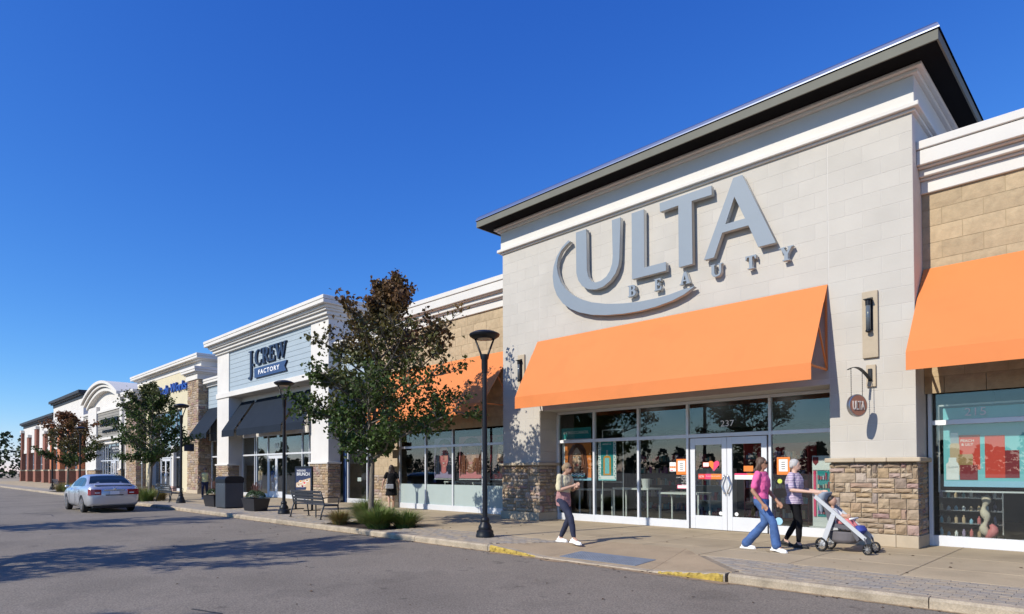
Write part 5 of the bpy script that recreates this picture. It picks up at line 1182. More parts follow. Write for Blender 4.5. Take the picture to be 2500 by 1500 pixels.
planter(-23.3, -22.2, 9.58, 10.2, 'black tapered planter of low shrubs right of the litter bin', 1); planter(-27.45, -26.2, 9.65, 10.3, 'black tapered planter of low shrubs left of the litter bin', 2)
ps = thing('poster_stand', 'dark framed standing poster board advertising brunch behind the bench', 'poster stand', (-21.8, 11.3, 0))
for xx in (-22.44, -21.18): B('leg', 'black_metal', ps, xx-.03, xx+.03, 11.28, 11.34, .03, 1.62); B('foot', 'black_metal', ps, xx-.06, xx+.06, 11.0, 11.62, 0, .035)
for a, b in ((1.55, 1.63), (.62, .68), (.5, .54)): B('frame_rail', 'black_metal', ps, -22.41, -21.21, 11.27, 11.33, a, b, .004)
B('poster', 'paint_navy', ps, -22.41, -21.21, 11.285, 11.31, .68, 1.55); fp(ps, 'photo', 'paint_beige', [(-22.36, .7), (-21.26, .7), (-21.26, 1.2), (-21.8, 1.12), (-22.36, 1.0)], 11.281)
for k, (xx, zz, mt) in enumerate(((-22.0, 1.06, 'paint_amber'), (-21.7, 1.0, 'paint_red'), (-21.5, 1.1, 'paint_gold'), (-22.15, .92, 'paint_gold'), (-21.85, .88, 'paint_maroon'))): fp(ps, 'dish', 'paint_white', ell(xx, zz, .14, .05, 12), 11.278, .001); fp(ps, 'food', mt, ell(xx, zz+.01, .10, .035, 10), 11.2755, .001)
fp(ps, 'strip', 'paint_navy', [(-22.36, .74), (-21.6, .76), (-21.55, .86), (-22.36, .84)], 11.273, .001)
text('WEEKEND', ps, 'paint_white', -22.3, 11.279, 1.43, .7, .07); text('BRUNCH', ps, 'paint_white', -22.3, 11.279, 1.28, .98, .12, .002, .006)

# ------------------------------------------------------------------ trees and grasses
def interp1(tab, u):
    for (a, x), (b, y) in zip(tab, tab[1:]):
        if u <= b: return x+(y-x)*(u-a)/(b-a)
    return tab[-1][1]
def tree_data(seed, H, spread, z_first, n_limb, n_leaf, leaf=0.085, trunk_r=.085, cone=1.0, lean=None, bias=0.0):
    r = random.Random(seed); wood = MB(); tips = []
    lean = lean or (r.uniform(-.02, .02), r.uniform(-.02, .02))
    ax_ = lambda t: Vector((lean[0]*t*H+.06*sin(t*5+seed), lean[1]*t*H+.06*sin(t*4+2*seed), t*H))
    N = 16; wood.tube([ax_(i/N)-Vector((0, 0, .12 if i == 0 else 0)) for i in range(N+1)], [trunk_r*(1.25 if i == 0 else 1)*(1-.93*(i/N)**.85) for i in range(N+1)], 12)
    def branch(p, d, L, rad, lvl):
        n = 5; pts = [p]; q = Vector(p); dd = Vector(d)
        for i in range(n):
            dd = (dd+Vector((r.uniform(-.16, .16), r.uniform(-.16, .16), r.uniform(-.05, .16)))).normalized(); q = q+dd*L/n; pts.append(q.copy())
        wood.tube(pts, [max(.0055, rad*(1-.8*i/n)) for i in range(n+1)], 7 if lvl == 0 else 4, cap=False)
        for i in range(1, n+1):
            if lvl < 2:
                for _ in range(2 if lvl == 0 else 2):
                    if r.random() < (.95 if lvl == 0 else .8) and i >= (1 if lvl == 0 else 1):
                        s = Vector((r.uniform(-1, 1), r.uniform(-1, 1), r.uniform(-.35, .75))).normalized(); nd = (dd*.55+s*.85).normalized()
                        branch(pts[i], nd, L*r.uniform(.28, .48)*(1.1-.08*i), rad*.42, lvl+1)
            if lvl >= 1: tips.append((pts[i], .17 if lvl == 1 else .13, i/n))
        tips.append((pts[-1], .2, 1))
    for k in range(n_limb):
        t = z_first/H+(.97-z_first/H)*(k/(n_limb-1))**1.15; p = ax_(t); a = k*2.39996+r.uniform(-.4, .4); u = (t*H-z_first)/(H-z_first)
        prof = interp1([(0, .74), (.12, 1.0), (.38, 1.0), (.58, .74), (.76, .42), (.9, .24), (1, .12)], u)*(1+bias*cos(a-.803))
        L = max(.3, spread*prof*r.uniform(.78, 1.08)); el = .16+.85*u+r.uniform(-.12, .14)
        branch(p, Vector((cos(a)*cos(el), sin(a)*cos(el), sin(el))), L, trunk_r*.55*(1-.7*u)+.008, 0)
    lf = MB(); per = max(1, n_leaf//max(1, len(tips)))
    for (p, rad, w) in tips:
        if r.random() < (.5 if p.z > .66*H else .28): continue
        for _ in range(per+(1 if r.random() < (n_leaf/len(tips)-per) else 0)):
            c = p+Vector((r.gauss(0, 1), r.gauss(0, 1), r.gauss(0, .9)))*rad*.62
            s = leaf*r.uniform(.6, 1.25); nrm = Vector((r.gauss(0, .8), r.gauss(0, .8), r.gauss(.5, .6))).normalized(); u = nrm.cross(Vector((r.uniform(-1, 1), r.uniform(-1, 1), r.uniform(-1, .2)))).normalized(); v = nrm.cross(u)
            k0 = len(lf.v); f = nrm*s*.18
            lf.v += [tuple(c-u*s*.6), tuple(c-u*s*.1+v*s*.52+f), tuple(c+u*s*.62-f*.5), tuple(c-u*s*.1-v*s*.52+f)]
            lf.f += [(k0, k0+1, k0+2), (k0, k0+2, k0+3)]
    return wood, lf
leaf_mat('maple_leaf', (0.062, 0.105, 0.024), (0.165, 0.078, 0.038), 5.0, 1.5, .85)
leaf_mat('maple_leaf_green', (0.064, 0.108, 0.025), (0.11, 0.085, 0.03), 5.4, 1.2, .7)
leaf_mat('maple_leaf_red', (0.06, 0.095, 0.026), (0.20, 0.09, 0.04), 4.0, 1.1)
def tree(at, data, label, mat='maple_leaf', rot=0.0):
    t = thing('maple_tree', label, 'tree', at, 'young maples along the pavement'); t.rotation_euler = (0, 0, rot)
    wood, lf = data
    me = wood.mesh('trunk', smooth=True); me.materials.append(MATS['bark']); link('trunk', me, t)
    me = lf.mesh('crown'); me.materials.append(MATS[mat]); o = link('crown', me, t); o['kind'] = 'stuff'; return t
tree((-15.0, 9.72, -.05), tree_data(14, 6.6, 2.5, 1.8, 30, 27000, .098, .085, lean=(.05, .055), bias=.2), 'near maple tree turning reddish-brown at the top, beside the bench')
tree((-35.1, 9.75, -.05), tree_data(25, 5.7, 2.0, 1.75, 22, 15000, .105, .10), 'middle green maple tree in front of the cream store', 'maple_leaf_green')
tree((-54.6, 9.8, -.05), tree_data(37, 5.5, 2.5, 1.7, 18, 11000, .13, .10), 'far maple tree with reddish crown at the left, behind the silver car', 'maple_leaf_red')
M('grass', (0.10, 0.16, 0.035), 0.7, ramp=[(.09, .17, .03), (.15, .24, .05), (.24, .28, .07), (.08, .15, .03), (.32, .26, .10)], var=0)
M('dry_grass', (0.2, 0.16, 0.06), 0.7, ramp=[(.22, .21, .06), (.36, .26, .10), (.28, .16, .06), (.18, .20, .05), (.34, .30, .13)], var=0)
def clump(x, y, rad, h, n, seed, label, mat='grass'):
    r = random.Random(seed); m = MB()
    for _ in range(n):
        a = r.uniform(0, 2*pi); q = rad*.32*sqrt(r.random()); bx_, by_ = x+q*cos(a), y+q*sin(a); out = r.uniform(.15, 1)*rad; hh = h*r.uniform(.55, 1.1)*(1-.35*(out/rad)**2); a2 = a+r.uniform(-.5, .5); w = r.uniform(.004, .008); px, py = -sin(a2)*w, cos(a2)*w; k0 = len(m.v)
        for i, t in enumerate((0, .4, .75, 1)):
            ox, oz = out*t**1.8, hh*(t*1.25-.25*t**3); s = (1, .9, .6, .08)[i]
            m.v += [(bx_+cos(a2)*ox-px*s, by_+sin(a2)*ox-py*s, -.05+oz), (bx_+cos(a2)*ox+px*s, by_+sin(a2)*ox+py*s, -.05+oz)]
        for i in range(3): m.f.append((k0+2*i, k0+2*i+1, k0+2*i+3, k0+2*i+2))
    t = thing('grass_clump', label, 'grass', (x, y, -.05), 'ornamental grasses in the planting beds'); tag(m.build('blades', mat, t, recalc=False), kind='stuff')
    return t
clump(-13.9, 9.3, .80, .58, 2000, 1, 'largest green grass clump right of the near tree trunk'); clump(-13.5, 9.85, .70, .50, 1300, 2, 'green grass clump at the right rear of the near bed')
clump(-15.6, 10.1, .80, .74, 1800, 3, 'tall green grass clump left of the near tree trunk'); clump(-15.65, 9.2, .55, .45, 800, 4, 'small yellowing grass clump at the left end of the near bed', 'dry_grass'); clump(-15.6, 9.95, .42, .55, 500, 14, 'orange-tinged grass clump behind the small yellowing one', 'dry_grass')
clump(-34.2, 9.4, .75, .7, 700, 5, 'green grass clump right of the middle tree trunk'); clump(-35.8, 9.5, .75, .75, 800, 6, 'yellowing grass clump left of the middle tree trunk', 'dry_grass'); clump(-36.3, 10.1, .6, .8, 500, 7, 'tall dry grass clump by the thin post', 'dry_grass'); clump(-34.8, 10.2, .6, .7, 500, 8, 'dry grass clump behind the middle tree', 'dry_grass')
clump(-55.6, 9.5, .8, .75, 600, 9, 'yellow grass clump under the far tree', 'dry_grass'); clump(-53.8, 9.6, .8, .7, 500, 10, 'green grass clump under the far tree')
# trees across the road (behind the viewpoint): their shade falls on the road, their image in the panes
tdA = tree_data(51, 7.6, 2.5, 2.4, 22, 13000, .11, .12); tdC = tree_data(53, 7.6, 1.7, 3.0, 16, 5000, .10, .09); tdB = tree_data(52, 7.2, 2.3, 2.4, 18, 4200, .11, .11)
for (x, y, d, lab) in ((-14.2, -2.6, tdA, 'tree on the parking side of the road whose shade crosses the road'), (-23.9, -1.9, tdB, 'sparse tree on the parking side further along the road'), (-9.4, -8.6, tdC, 'tree on the parking side nearest the viewpoint')):
    t = tree((x, y, -.13), d, lab, 'maple_leaf_green', rot=x)
    t['group'] = 'trees on the parking side'
wd = MB(); r = random.Random(77)
for i in range(170):
    x = -640+i*5.6; y = -205+r.uniform(-22, 14); hh = r.uniform(7, 12.5)
    for _ in range(260):
        a = r.uniform(0, 6.3); u = r.random(); q = (1-u*.75)*5.2*sqrt(r.random()); c = Vector((x+q*cos(a), y+q*sin(a), u*hh)); s = r.uniform(.4, .95)
        n1 = Vector((r.gauss(0, 1), r.gauss(0, 1), r.gauss(.3, 1))).normalized(); uu = n1.cross(Vector((.3, .2, 1))).normalized(); v = n1.cross(uu); wd.add([c-uu*s, c-v*s*.8, c+uu*s, c+v*s*.8], [(0, 1, 2, 3)])
for i in range(60):
    y = -90+i*3.2; x = -190+r.uniform(-12, 10); hh = r.uniform(7, 13)
    for _ in range(260):
        a = r.uniform(0, 6.3); u = r.random(); q = (1-u*.75)*3.6*sqrt(r.random()); c = Vector((x+q*cos(a), y+q*sin(a), u*hh)); s = r.uniform(.25, .6)
        n1 = Vector((r.gauss(0, 1), r.gauss(0, 1), r.gauss(.3, 1))).normalized(); uu = n1.cross(Vector((.3, .2, 1))).normalized(); v = n1.cross(uu); wd.add([c-uu*s, c-v*s*.8, c+uu*s, c+v*s*.8], [(0, 1, 2, 3)])
tag(wd.build('far_wood', M('wood_leaf', (.035, .055, .02), .8, rnd=.5, var=.2), recalc=False), 'far-off belt of dark trees beyond the parking', 'wood', kind='stuff')

# ------------------------------------------------------------------ silver sedan driving away
M('silver_paint', (0.60, 0.62, 0.66), 0.28, metal=0.55, var=0.02, coat=0.8)
M('car_glass', (0.012, 0.02, 0.024), 0.04, var=0, spec=0.8); M('tail_red', (0.30, 0.006, 0.012), 0.12, var=0, coat=0.6); M('rim', (0.42, 0.38, 0.34), 0.35, metal=0.8, var=0)
CAR = thing('car', 'silver four-door sedan driving away along the road', 'car', (0, 0, 0)); CAR.location = (0, 0, 0)
def interp(tab, s):
    for a, b in zip(tab, tab[1:]):
        if a[0] <= s <= b[0]:
            t = (s-a[0])/(b[0]-a[0]); t = t*t*(3-2*t)*.5+t*.5; return [a[i]+(b[i]-a[i])*t for i in range(1, len(a))]
    return list(tab[-1][1:]) if s > tab[-1][0] else list(tab[0][1:])
BODY = [(0, .72, .34, .82), (.05, .81, .29, .97), (.16, .87, .25, 1.045), (.5, .905, .24, 1.075), (1.0, .915, .2, 1.06), (1.7, .915, .19, .985), (2.4, .915, .19, .955), (3.2, .915, .19, .965), (3.55, .91, .2, .975), (4.0, .90, .2, .93), (4.4, .87, .22, .86), (4.65, .78, .27, .75), (4.8, .60, .36, .60)]
st = [0, .02, .05, .1, .16, .3, .5, .64, 1.0, 1.36, 1.7, 2.0, 2.4, 2.8, 3.2, 3.42, 3.78, 4.14, 4.4, 4.55, 4.65, 4.75, 4.8]
m = MB(); K = None
for s in st:
    w, zb, zt = interp(BODY, s); h = zt-zb
    half = [(0, zb), (.6*w, zb), (.90*w, zb+.02), (.965*w, zb+.13*h), (w*.995, zb+.38*h), (w, zb+.6*h), (.985*w, zb+.80*h), (.93*w, zb+.94*h), (.82*w, zb+.995*h), (.45*w, zt+.012), (0, zt+.018)]
    ring = half+[(-y, z) for y, z in half[-2:0:-1]]; K = len(ring); m.v += [(s, y, z) for y, z in ring]
for i in range(len(st)-1):
    for k in range(K): k2 = (k+1) % K; m.f.append((i*K+k, i*K+k2, (i+1)*K+k2, (i+1)*K+k))
m.f += [tuple(range(K)), tuple((len(st)-1)*K+k for k in range(K))]
body = m.build('body', 'silver_paint', CAR); smooth_angle(body, 50)
cut = MB()
for s in (1.0, 3.78):
    for y0, y1 in ((-1.2, -.66), (.66, 1.2)): cut.tube([(s, y0, .32), (s, y1, .32)], .365, 28)
co_ = cut.build('cutter', 'black'); bo = body.modifiers.new('arches', 'BOOLEAN'); bo.operation = 'DIFFERENCE'; bo.object = co_; bo.solver = 'EXACT'
bpy.context.view_layer.update(); dg = bpy.context.evaluated_depsgraph_get(); me = bpy.data.meshes.new_from_object(body.evaluated_get(dg)); body.modifiers.clear(); body.data = me; bpy.data.objects.remove(co_)
CAB = [(.60, .80, 1.06, .80), (.72, .80, 1.10, .78), (1.0, .81, 1.27, .70), (1.25, .82, 1.385, .635), (1.5, .83, 1.44, .60), (1.9, .835, 1.465, .585), (2.3, .835, 1.455, .59), (2.6, .83, 1.40, .62), (2.95, .82, 1.25, .70), (3.3, .81, 1.08, .77), (3.5, .80, .985, .80)]
def cab(s): return interp(CAB, s)
m = MB(); cs = [.60, .66, .72, .86, 1.0, 1.12, 1.25, 1.38, 1.5, 1.7, 1.9, 2.1, 2.3, 2.45, 2.6, 2.78, 2.95, 3.12, 3.3, 3.4, 3.5]
for s in cs:
    wb, zt, wt = cab(s); half = [(wb+.02, .90), (wb+.01, .95), (wt+.02, zt-.05), (wt-.05, zt-.005), (wt*.5, zt+.018), (0, zt+.024)]
    ring = half+[(-y, z) for y, z in half[-2::-1]]; K = len(ring); m.v += [(s, y, z) for y, z in ring]
for i in range(len(cs)-1):
    for k in range(K-1): m.f.append((i*K+k, i*K+k+1, (i+1)*K+k+1, (i+1)*K+k))
m.f += [tuple(range(K)), tuple((len(cs)-1)*K+k for k in range(K))]
smooth_angle(m.build('roof', 'silver_paint', CAR), 50)
def top_patch(s0, s1, frac, name):
    m = MB(); n, q = 10, 8
    for i in range(n+1):
        s = s0+(s1-s0)*i/n; wb, zt, wt = cab(s)
        for j in range(q+1): y = (-1+2*j/q)*(wt-.05)*frac; m.v.append((s, y, zt+.033-.03*(abs(y)/max(.1, wt-.05))**2))
    for i in range(n):
        for j in range(q): a = i*(q+1)+j; m.f.append((a, a+1, a+q+2, a+q+1))
    m.build(name, 'car_glass', CAR, smooth=True)
top_patch(.74, 1.30, .97, 'rear_window'); top_patch(2.62, 3.40, .97, 'windscreen')
for sg in (-1, 1):
    for s0, s1 in ((1.05, 1.28), (1.34, 2.02), (2.08, 2.95)):
        m = MB(); n = 5
        for i in range(n+1):
            s = s0+(s1-s0)*i/n; wb, zt, wt = cab(s)
            for t in (.12, .86): y = wb+.01+(wt+.02-wb-.01)*t; z = .95+(zt-.05-.95)*t; m.v.append((s, sg*(y+.006), z))
        for i in range(n): m.f.append((2*i, 2*i+2, 2*i+3, 2*i+1))
        m.build('side_window', 'car_glass', CAR, smooth=True)
    tl = MB()
    for i in range(6):
        t = i/5; s = -.002 if t < .5 else .0+.26*(t-.5); y = .44+.46*min(1, t*1.25); y = min(y, interp(BODY, s+.05)[0]*.985); tl.v += [(s-.018, sg*(y+.012), .69-.01*t), (s-.005, sg*(y+.008), .90+.015*t), (s+.05, sg*(y-.02), .68+.04*t), (s+.06, sg*(y-.02), .90)]
    for i in range(5): a = i*4; b = a+4; tl.f += [(a, b, b+1, a+1), (a+1, b+1, b+3, a+3), (a, a+2, b+2, b)]
    tl.f += [(0, 1, 3, 2), (20, 22, 23, 21)]
    lamp = tl.build('tail_light', 'tail_red', CAR, smooth=False)
    MB().box(-.03, -.018, min(sg*.5, sg*.66), max(sg*.5, sg*.66), .755, .79).build('reversing_lamp', 'sign_white', lamp)
    MB().ball((2.98, sg*1.0, .98), (.07, .10, .065)).build('mirror', 'silver_paint', CAR, smooth=True)
    for s in (1.45, 2.25): B('door_handle', 'silver_paint', CAR, s, s+.17, sg*.925-.012, sg*.925+.012, .80, .825, .005)
    dl = MB()
    for s in (1.33, 2.05, 3.15): dl.bar((s, sg*.917, .30), (s+.02, sg*.917, .9), .006, .008)
    dl.bar((1.38, sg*.918, .30), (3.42, sg*.918, .30), .006, .01); dl.build('door_seam', 'black', CAR)
    for s in (1.0, 3.78):
        w0, w1 = sg*.70, sg*.90
        wh = MB().tube([(s, w0, .32), (s, w0+sg*.02, .32), (s, w1-sg*.02, .32), (s, w1, .32)], [.29, .325, .325, .295], 28).build('wheel', 'rubber', CAR); smooth_angle(wh, 30)
        rm = MB().tube([(s, w1-sg*.01, .32), (s, w1+sg*.008, .32)], [.225, .215], 24)
        rm.build('rim', 'rim', wh)
        sk = MB()
        for k in range(7): a = 2*pi*k/7; sk.bar((s+.05*cos(a), w1+sg*.012, .32+.05*sin(a)), (s+.2*cos(a), w1+sg*.012, .32+.2*sin(a)), .035, .012, up=(0, 1, 0))
        sk.build('spoke', 'steel', wh)
B('number_plate', 'sign_white', CAR, -.022, -.006, -.16, .16, .70, .83, .003); B('plate_recess', 'black', CAR, -.012, .03, -.30, .30, .665, .70)
MB().bar((-.004, -.36, .875), (-.004, .36, .875), .03, .035).build('boot_trim', 'chrome', CAR); MB().ball((-.012, 0, .93), (.012, .05, .035)).build('badge', 'chrome', CAR, smooth=True)
B('bumper_shadow_gap', 'black', CAR, .02, .06, -.74, .74, .60, .612); B('bumper_underside', 'black', CAR, .08, .4, -.70, .70, .20, .27)
B('spoiler_lip', 'silver_paint', CAR, .10, .22, -.66, .66, 1.05, 1.085, .015)
B('underbody', 'black', CAR, .3, 4.5, -.66, .66, .16, .34)
CAR.location = (-27.62, 6.46, -.13); CAR.rotation_euler = (0, 0, pi)

# ------------------------------------------------------------------ people
def rc(m, pts, n=12):
    """round cones: balls joined by tapered tubes; pts of (x, y, z, r)"""
    for (x, y, z, r_) in pts: m.ball((x, y, z), r_, n, 8)
    for a, b in zip(pts, pts[1:]):
        m.tube([a[:3], b[:3]], [a[3], b[3]], n)
    return m
def et(m, sts, n=20):
    """stack of level ellipses (x, y, z, rx, ry)"""
    base = len(m.v)
    for (x, y, z, rx, ry) in sts:
        for k in range(n): t = 2*pi*k/n; m.v.append((x+rx*cos(t), y+ry*sin(t), z))
    for i in range(len(sts)-1):
        for k in range(n): k2 = (k+1) % n; m.f.append((base+i*n+k, base+i*n+k2, base+(i+1)*n+k2, base+(i+1)*n+k))
    m.f += [tuple(base+k for k in reversed(range(n))), tuple(base+(len(sts)-1)*n+k for k in range(n))]
    return m
FOLD = bpy.data.textures.new('folds', 'CLOUDS'); FOLD.noise_scale = .11; FOLD.noise_depth = 2
def flesh(m, name, mat, parent, vox=.010, it=6, fold=0.0):
    o = m.build(name, mat, parent, recalc=True)
    md = o.modifiers.new('remesh', 'REMESH'); md.mode = 'VOXEL'; md.voxel_size = vox; md.use_smooth_shade = True
    s_ = o.modifiers.new('smooth', 'SMOOTH'); s_.iterations = it; s_.factor = .5
    if fold:
        d_ = o.modifiers.new('folds', 'DISPLACE'); d_.texture = FOLD; d_.strength = fold; d_.mid_level = .38; d_.texture_coords = 'LOCAL'
    return o
def hand(m, w, d, side, curl=.5):
    """w wrist point, d direction of the hand, side lateral axis; palm plus five fingers"""
    w = Vector(w); d = Vector(d).normalized(); s = Vector(side).normalized(); nrm = d.cross(s).normalized()
    rc(m, [(*(w), .026), (*(w+d*.05), .03), (*(w+d*.085), .028)]); rc(m, [(*(w+d*.05+s*.022), .02), (*(w+d*.085+s*.026), .016)]); rc(m, [(*(w+d*.05-s*.022), .02), (*(w+d*.085-s*.026), .016)])
    for k, (o, L) in enumerate(((-.03, .062), (-.010, .075), (.011, .07), (.031, .055))):
        p0 = w+d*.085+s*o; p1 = p0+(d*cos(curl*.6)+nrm*sin(curl*.6))*L*.55; p2 = p1+(d*cos(curl*1.6)+nrm*sin(curl*1.6))*L*.5
        rc(m, [(*p0, .0105), (*p1, .0095), (*p2, .008)], 8)
    p0 = w+d*.03-s*.03; p1 = p0+(d*.7-s*.55+nrm*.3).normalized()*.045; p2 = p1+(d*.9+nrm*.4).normalized()*.03
    rc(m, [(*p0, .014), (*p1, .0115), (*p2, .009)], 8)
def person(name_label, at, yaw, skin, H=1.66, hip=None, feet=None, hands=None, elbows=None, head=(0, 0), hairf=None, top=None, legs=None, shoe=None, group='people walking on the pavement', bare_arm=True, bare_leg=False, extra=None, lean=0.0):
    k = H/1.66; t = thing('person', name_label, 'person', (0, 0, 0), group)
    hz = (hip or .90)*k; Wt = lambda z: lean*(z-hz)
    hx = lambda z: Wt(z)
    neck = (hx(1.40*k)+.0, 0, 1.40*k); hc = Vector((hx(1.55*k)+.02+head[0], 0, 1.545*k-abs(head[0])*.3))
    b = MB()
    # head with face
    b.ball(hc, (.083*k, .070*k, .103*k), 16, 12); b.ball(hc+Vector((.028, 0, -.052))*k, (.052*k, .048*k, .058*k), 12, 8)
    fx = .086*k; dn = head[1]
    b.ball(hc+Vector((fx, 0, -.018*k)), (.018*k, .013*k, .024*k), 8, 6); b.ball(hc+Vector((.078*k, 0, -.062*k)), (.012*k, .022*k, .009*k), 8, 6)
    for s in (-1, 1): b.ball(hc+Vector((-.002, s*.071*k, -.012*k)), (.018*k, .010*k, .028*k), 8, 6); b.ball(hc+Vector((.062*k, s*.03*k, .012*k)), (.018*k, .02*k, .012*k), 8, 6)
    rc(b, [(neck[0], 0, neck[2]-.03, .052*k), (hc.x-.015, 0, hc.z-.06, .047*k)])
    et(b, [(hx(hz), 0, hz-.05, .095*k, .14*k), (hx(hz+.15), 0, hz+.15*k, .085*k, .115*k), (hx(hz+.33), 0, hz+.33*k, .1*k, .135*k), (hx(hz+.47), 0, hz+.46*k, .075*k, .15*k), (neck[0], 0, neck[2]+.01, .045*k, .06*k)])
    sh = {s: Vector((hx(1.36*k), s*.165*k, 1.355*k)) for s in (-1, 1)}
    for s in (-1, 1):
        e = Vector(elbows[s]); h = Vector(hands[s]); rc(b, [(*sh[s], .044*k), (*((sh[s]+e)/2), .041*k), (*e, .036*k), (*(e+(h-e)*.3), .037*k), (*h, .025*k)])
        hand(b, h, h-e, (h-e).cross(Vector((0, 1, 0))) if abs((h-e).normalized().y) < .9 else (0, 0, 1), .55)
    kn = {}
    for s in (-1, 1):
        fx_, fy_, fz_, kx, kz = feet[s]; hp = Vector((0, s*.085*k, hz-.02)); kn[s] = (Vector((kx, s*.09*k, kz)), Vector((fx_, fy_, fz_+.085)))
        K_, A_ = kn[s]; rc(b, [(*hp, .078*k), (*((hp+K_)/2), .066*k), (*K_, .05*k), (*(K_+(A_-K_)*.3), .05*k), (*A_, .034*k)]); rc(b, [(*A_, .035*k), (A_.x+.07, A_.y, A_.z-.045, .03)])
    flesh(b, 'body', skin, t, .0085, 4)
    # eyes
    for s in (-1, 1): MB().ball(hc+Vector((.082*k, s*.029*k, .010*k)), (.006, .012, .006), 8, 6).build('eye', 'paint_darkhair', t, smooth=True)
    MB().ball(hc+Vector((.089*k, 0, -.062*k)), (.006, .020*k, .0055), 8, 6).build('mouth', 'paint_lip', t, smooth=True)
    top(t, k, hx, sh, elbows, hands, hz, kn, hc); legs(t, k, hx, hz, kn, feet) if legs else None
    for s in (-1, 1):
        K_, A_ = kn[s]; ft = feet[s]; tilt = ft[2]; m = MB(); z = ft[2]
        toe = z-.0 if tilt < .02 else z-.03
        rc(m, [(ft[0]-.055, ft[1], z+.042, .037), (ft[0]+.02, ft[1], z+.045, .04), (ft[0]+.10, ft[1], toe+.036, .034), (ft[0]+.155, ft[1], toe+.030, .027)]); rc(m, [(ft[0]-.02, ft[1], z+.05, .038), (ft[0]-.015, ft[1], z+.085, .036)])
        flesh(m, 'shoe', shoe, t, .009, 3); 
        sm = MB(); pts = [(ft[0]-.10, -.034), (ft[0]-.02, -.038), (ft[0]+.10, -.043), (ft[0]+.17, -.03), (ft[0]+.19, 0), (ft[0]+.17, .03), (ft[0]+.10, .043), (ft[0]-.02, .038), (ft[0]-.10, .034)]
        sm.v = [(x, ft[1]+y, (z if x < ft[0]+.05 else toe)+0.0) for x, y in pts]+[(x, ft[1]+y, (z if x < ft[0]+.05 else toe)+.026) for x, y in pts]; n = len(pts); sm.f = [tuple(range(n)), tuple(range(2*n-1, n-1, -1))]+[(i, i+n, (i+1) % n+n, (i+1) % n) for i in range(n)]; sm.build('sole', 'paint_white' if shoe != 'paint_black' else 'paint_black', t)
    hairf(t, k, hc, neck)
    if extra: extra(t, k, hc, hands, hz)
    t.location = at; t.rotation_euler = (0, 0, yaw); return t
def shirt(mat, sleeve=.5, hem=-.02, loose=1.12, name='shirt', waist=None):
    def f(t, k, hx, sh, el, hd, hz, kn, hc):
        m = MB(); L = loose
        et(m, [(hx(hz), 0, hz+hem, .108*L*k, .150*L*k), (hx(hz+.12), 0, hz+.12*k, .092*L*k, .122*L*k), (hx(hz+.24), 0, hz+.24*k, .112*L*k, .138*L*k), (hx(hz+.35), 0, hz+.35*k, .116*L*k, .150*L*k), (hx(hz+.43), 0, hz+.43*k, .090*L*k, .150*k*L), (hx(hz+.465), 0, hz+.465*k, .075*L*k, .125*k*L), (hx(hz+.49), 0, hz+.495*k, .06*L*k, .10*L*k)])
        for s in (-1, 1):
            if sleeve: e = Vector(el[s]); p = sh[s]+(e-sh[s])*sleeve; rc(m, [(sh[s].x, sh[s].y*.95, sh[s].z, .059*k), (*((sh[s]+p)/2), .056*k), (*p, .054*k)])
        flesh(m, name, mat, t, .010, 5, .035)
    return f
def trousers(mat, flare=0.0, tight=1.0, name='trousers', end=.06):
    def f(t, k, hx, hz, kn, feet):
        m = MB(); et(m, [(0, 0, hz-.10, .115*k, .155*k), (0, 0, hz-.02, .120*k, .160*k), (0, 0, hz+.08*k, .108*k, .142*k)])
        for s in (-1, 1):
            K_, A_ = kn[s]; A2 = A_+(K_-A_)*end; hp = Vector((0, s*.085*k, hz-.03)); rc(m, [(*hp, .098*k*tight), (*((hp+K_)/2), .082*k*tight), (*K_, .062*k*tight+flare*.1), (*(K_+(A2-K_)*.5), .060*k*tight+flare*.45), (*A2, (.046*k*tight+flare))])
        flesh(m, name, mat, t, .010, 5, .018)
    return f
def hair_bob(mat, length=.13, vol=1.0, name='hair', bun=False):
    def f(t, k, hc, neck):
        m = MB(); m.ball(hc+Vector((-.018, 0, .028))*k, (.090*k*vol, .086*k*vol, .092*k*vol), 14, 10)
        if length: et(m, [(hc.x-.055, 0, hc.z-length*k, .04*k, .075*k*vol), (hc.x-.045, 0, hc.z-length*.5*k, .055*k, .09*k*vol), (hc.x-.03, 0, hc.z+.02*k, .07*k, .09*k*vol)])
        if length > .12:
            for q in range(9): a_ = q*.7-2.8; rc(m, [(hc.x-.03+.05*cos(a_)*-1*.6, .075*sin(a_)*k*vol, hc.z, .03*k), (hc.x-.06+.02*cos(q*2.1), .085*sin(a_)*k*vol, hc.z-length*.55*k, .03*k), (hc.x-.07+.03*sin(q*1.7), .07*sin(a_)*k+.02*cos(q*3), hc.z-length*(.95+.12*sin(q*2.3))*k, .016*k)], 8)
        if bun: m.ball(hc+Vector((-.095, 0, .02))*k, .045*k, 10, 8)
        flesh(m, name, mat, t, .009, 3, .02)
    return f
def shades(t, k, hc, hands, hz):
    m = MB()
    for s in (-1, 1): m.ball(hc+Vector((.088*k, s*.032*k, .012*k)), (.010, .026*k, .020*k), 10, 6); m.bar(hc+Vector((.085*k, s*.06*k, .018*k)), hc+Vector((0, s*.078*k, .018*k)), .006)
    m.bar(hc+Vector((.095*k, -.02, .016*k)), hc+Vector((.095*k, .02, .016*k)), .006); m.build('sunglasses', 'paint_black', t, smooth=True)
M('skin_tone', (.47, .28, .20), .55, var=.05, vs=8); M('skin_tan', (.36, .19, .12), .55, var=.05, vs=8); M('skin_fair', (.56, .36, .28), .55, var=.05, vs=8)
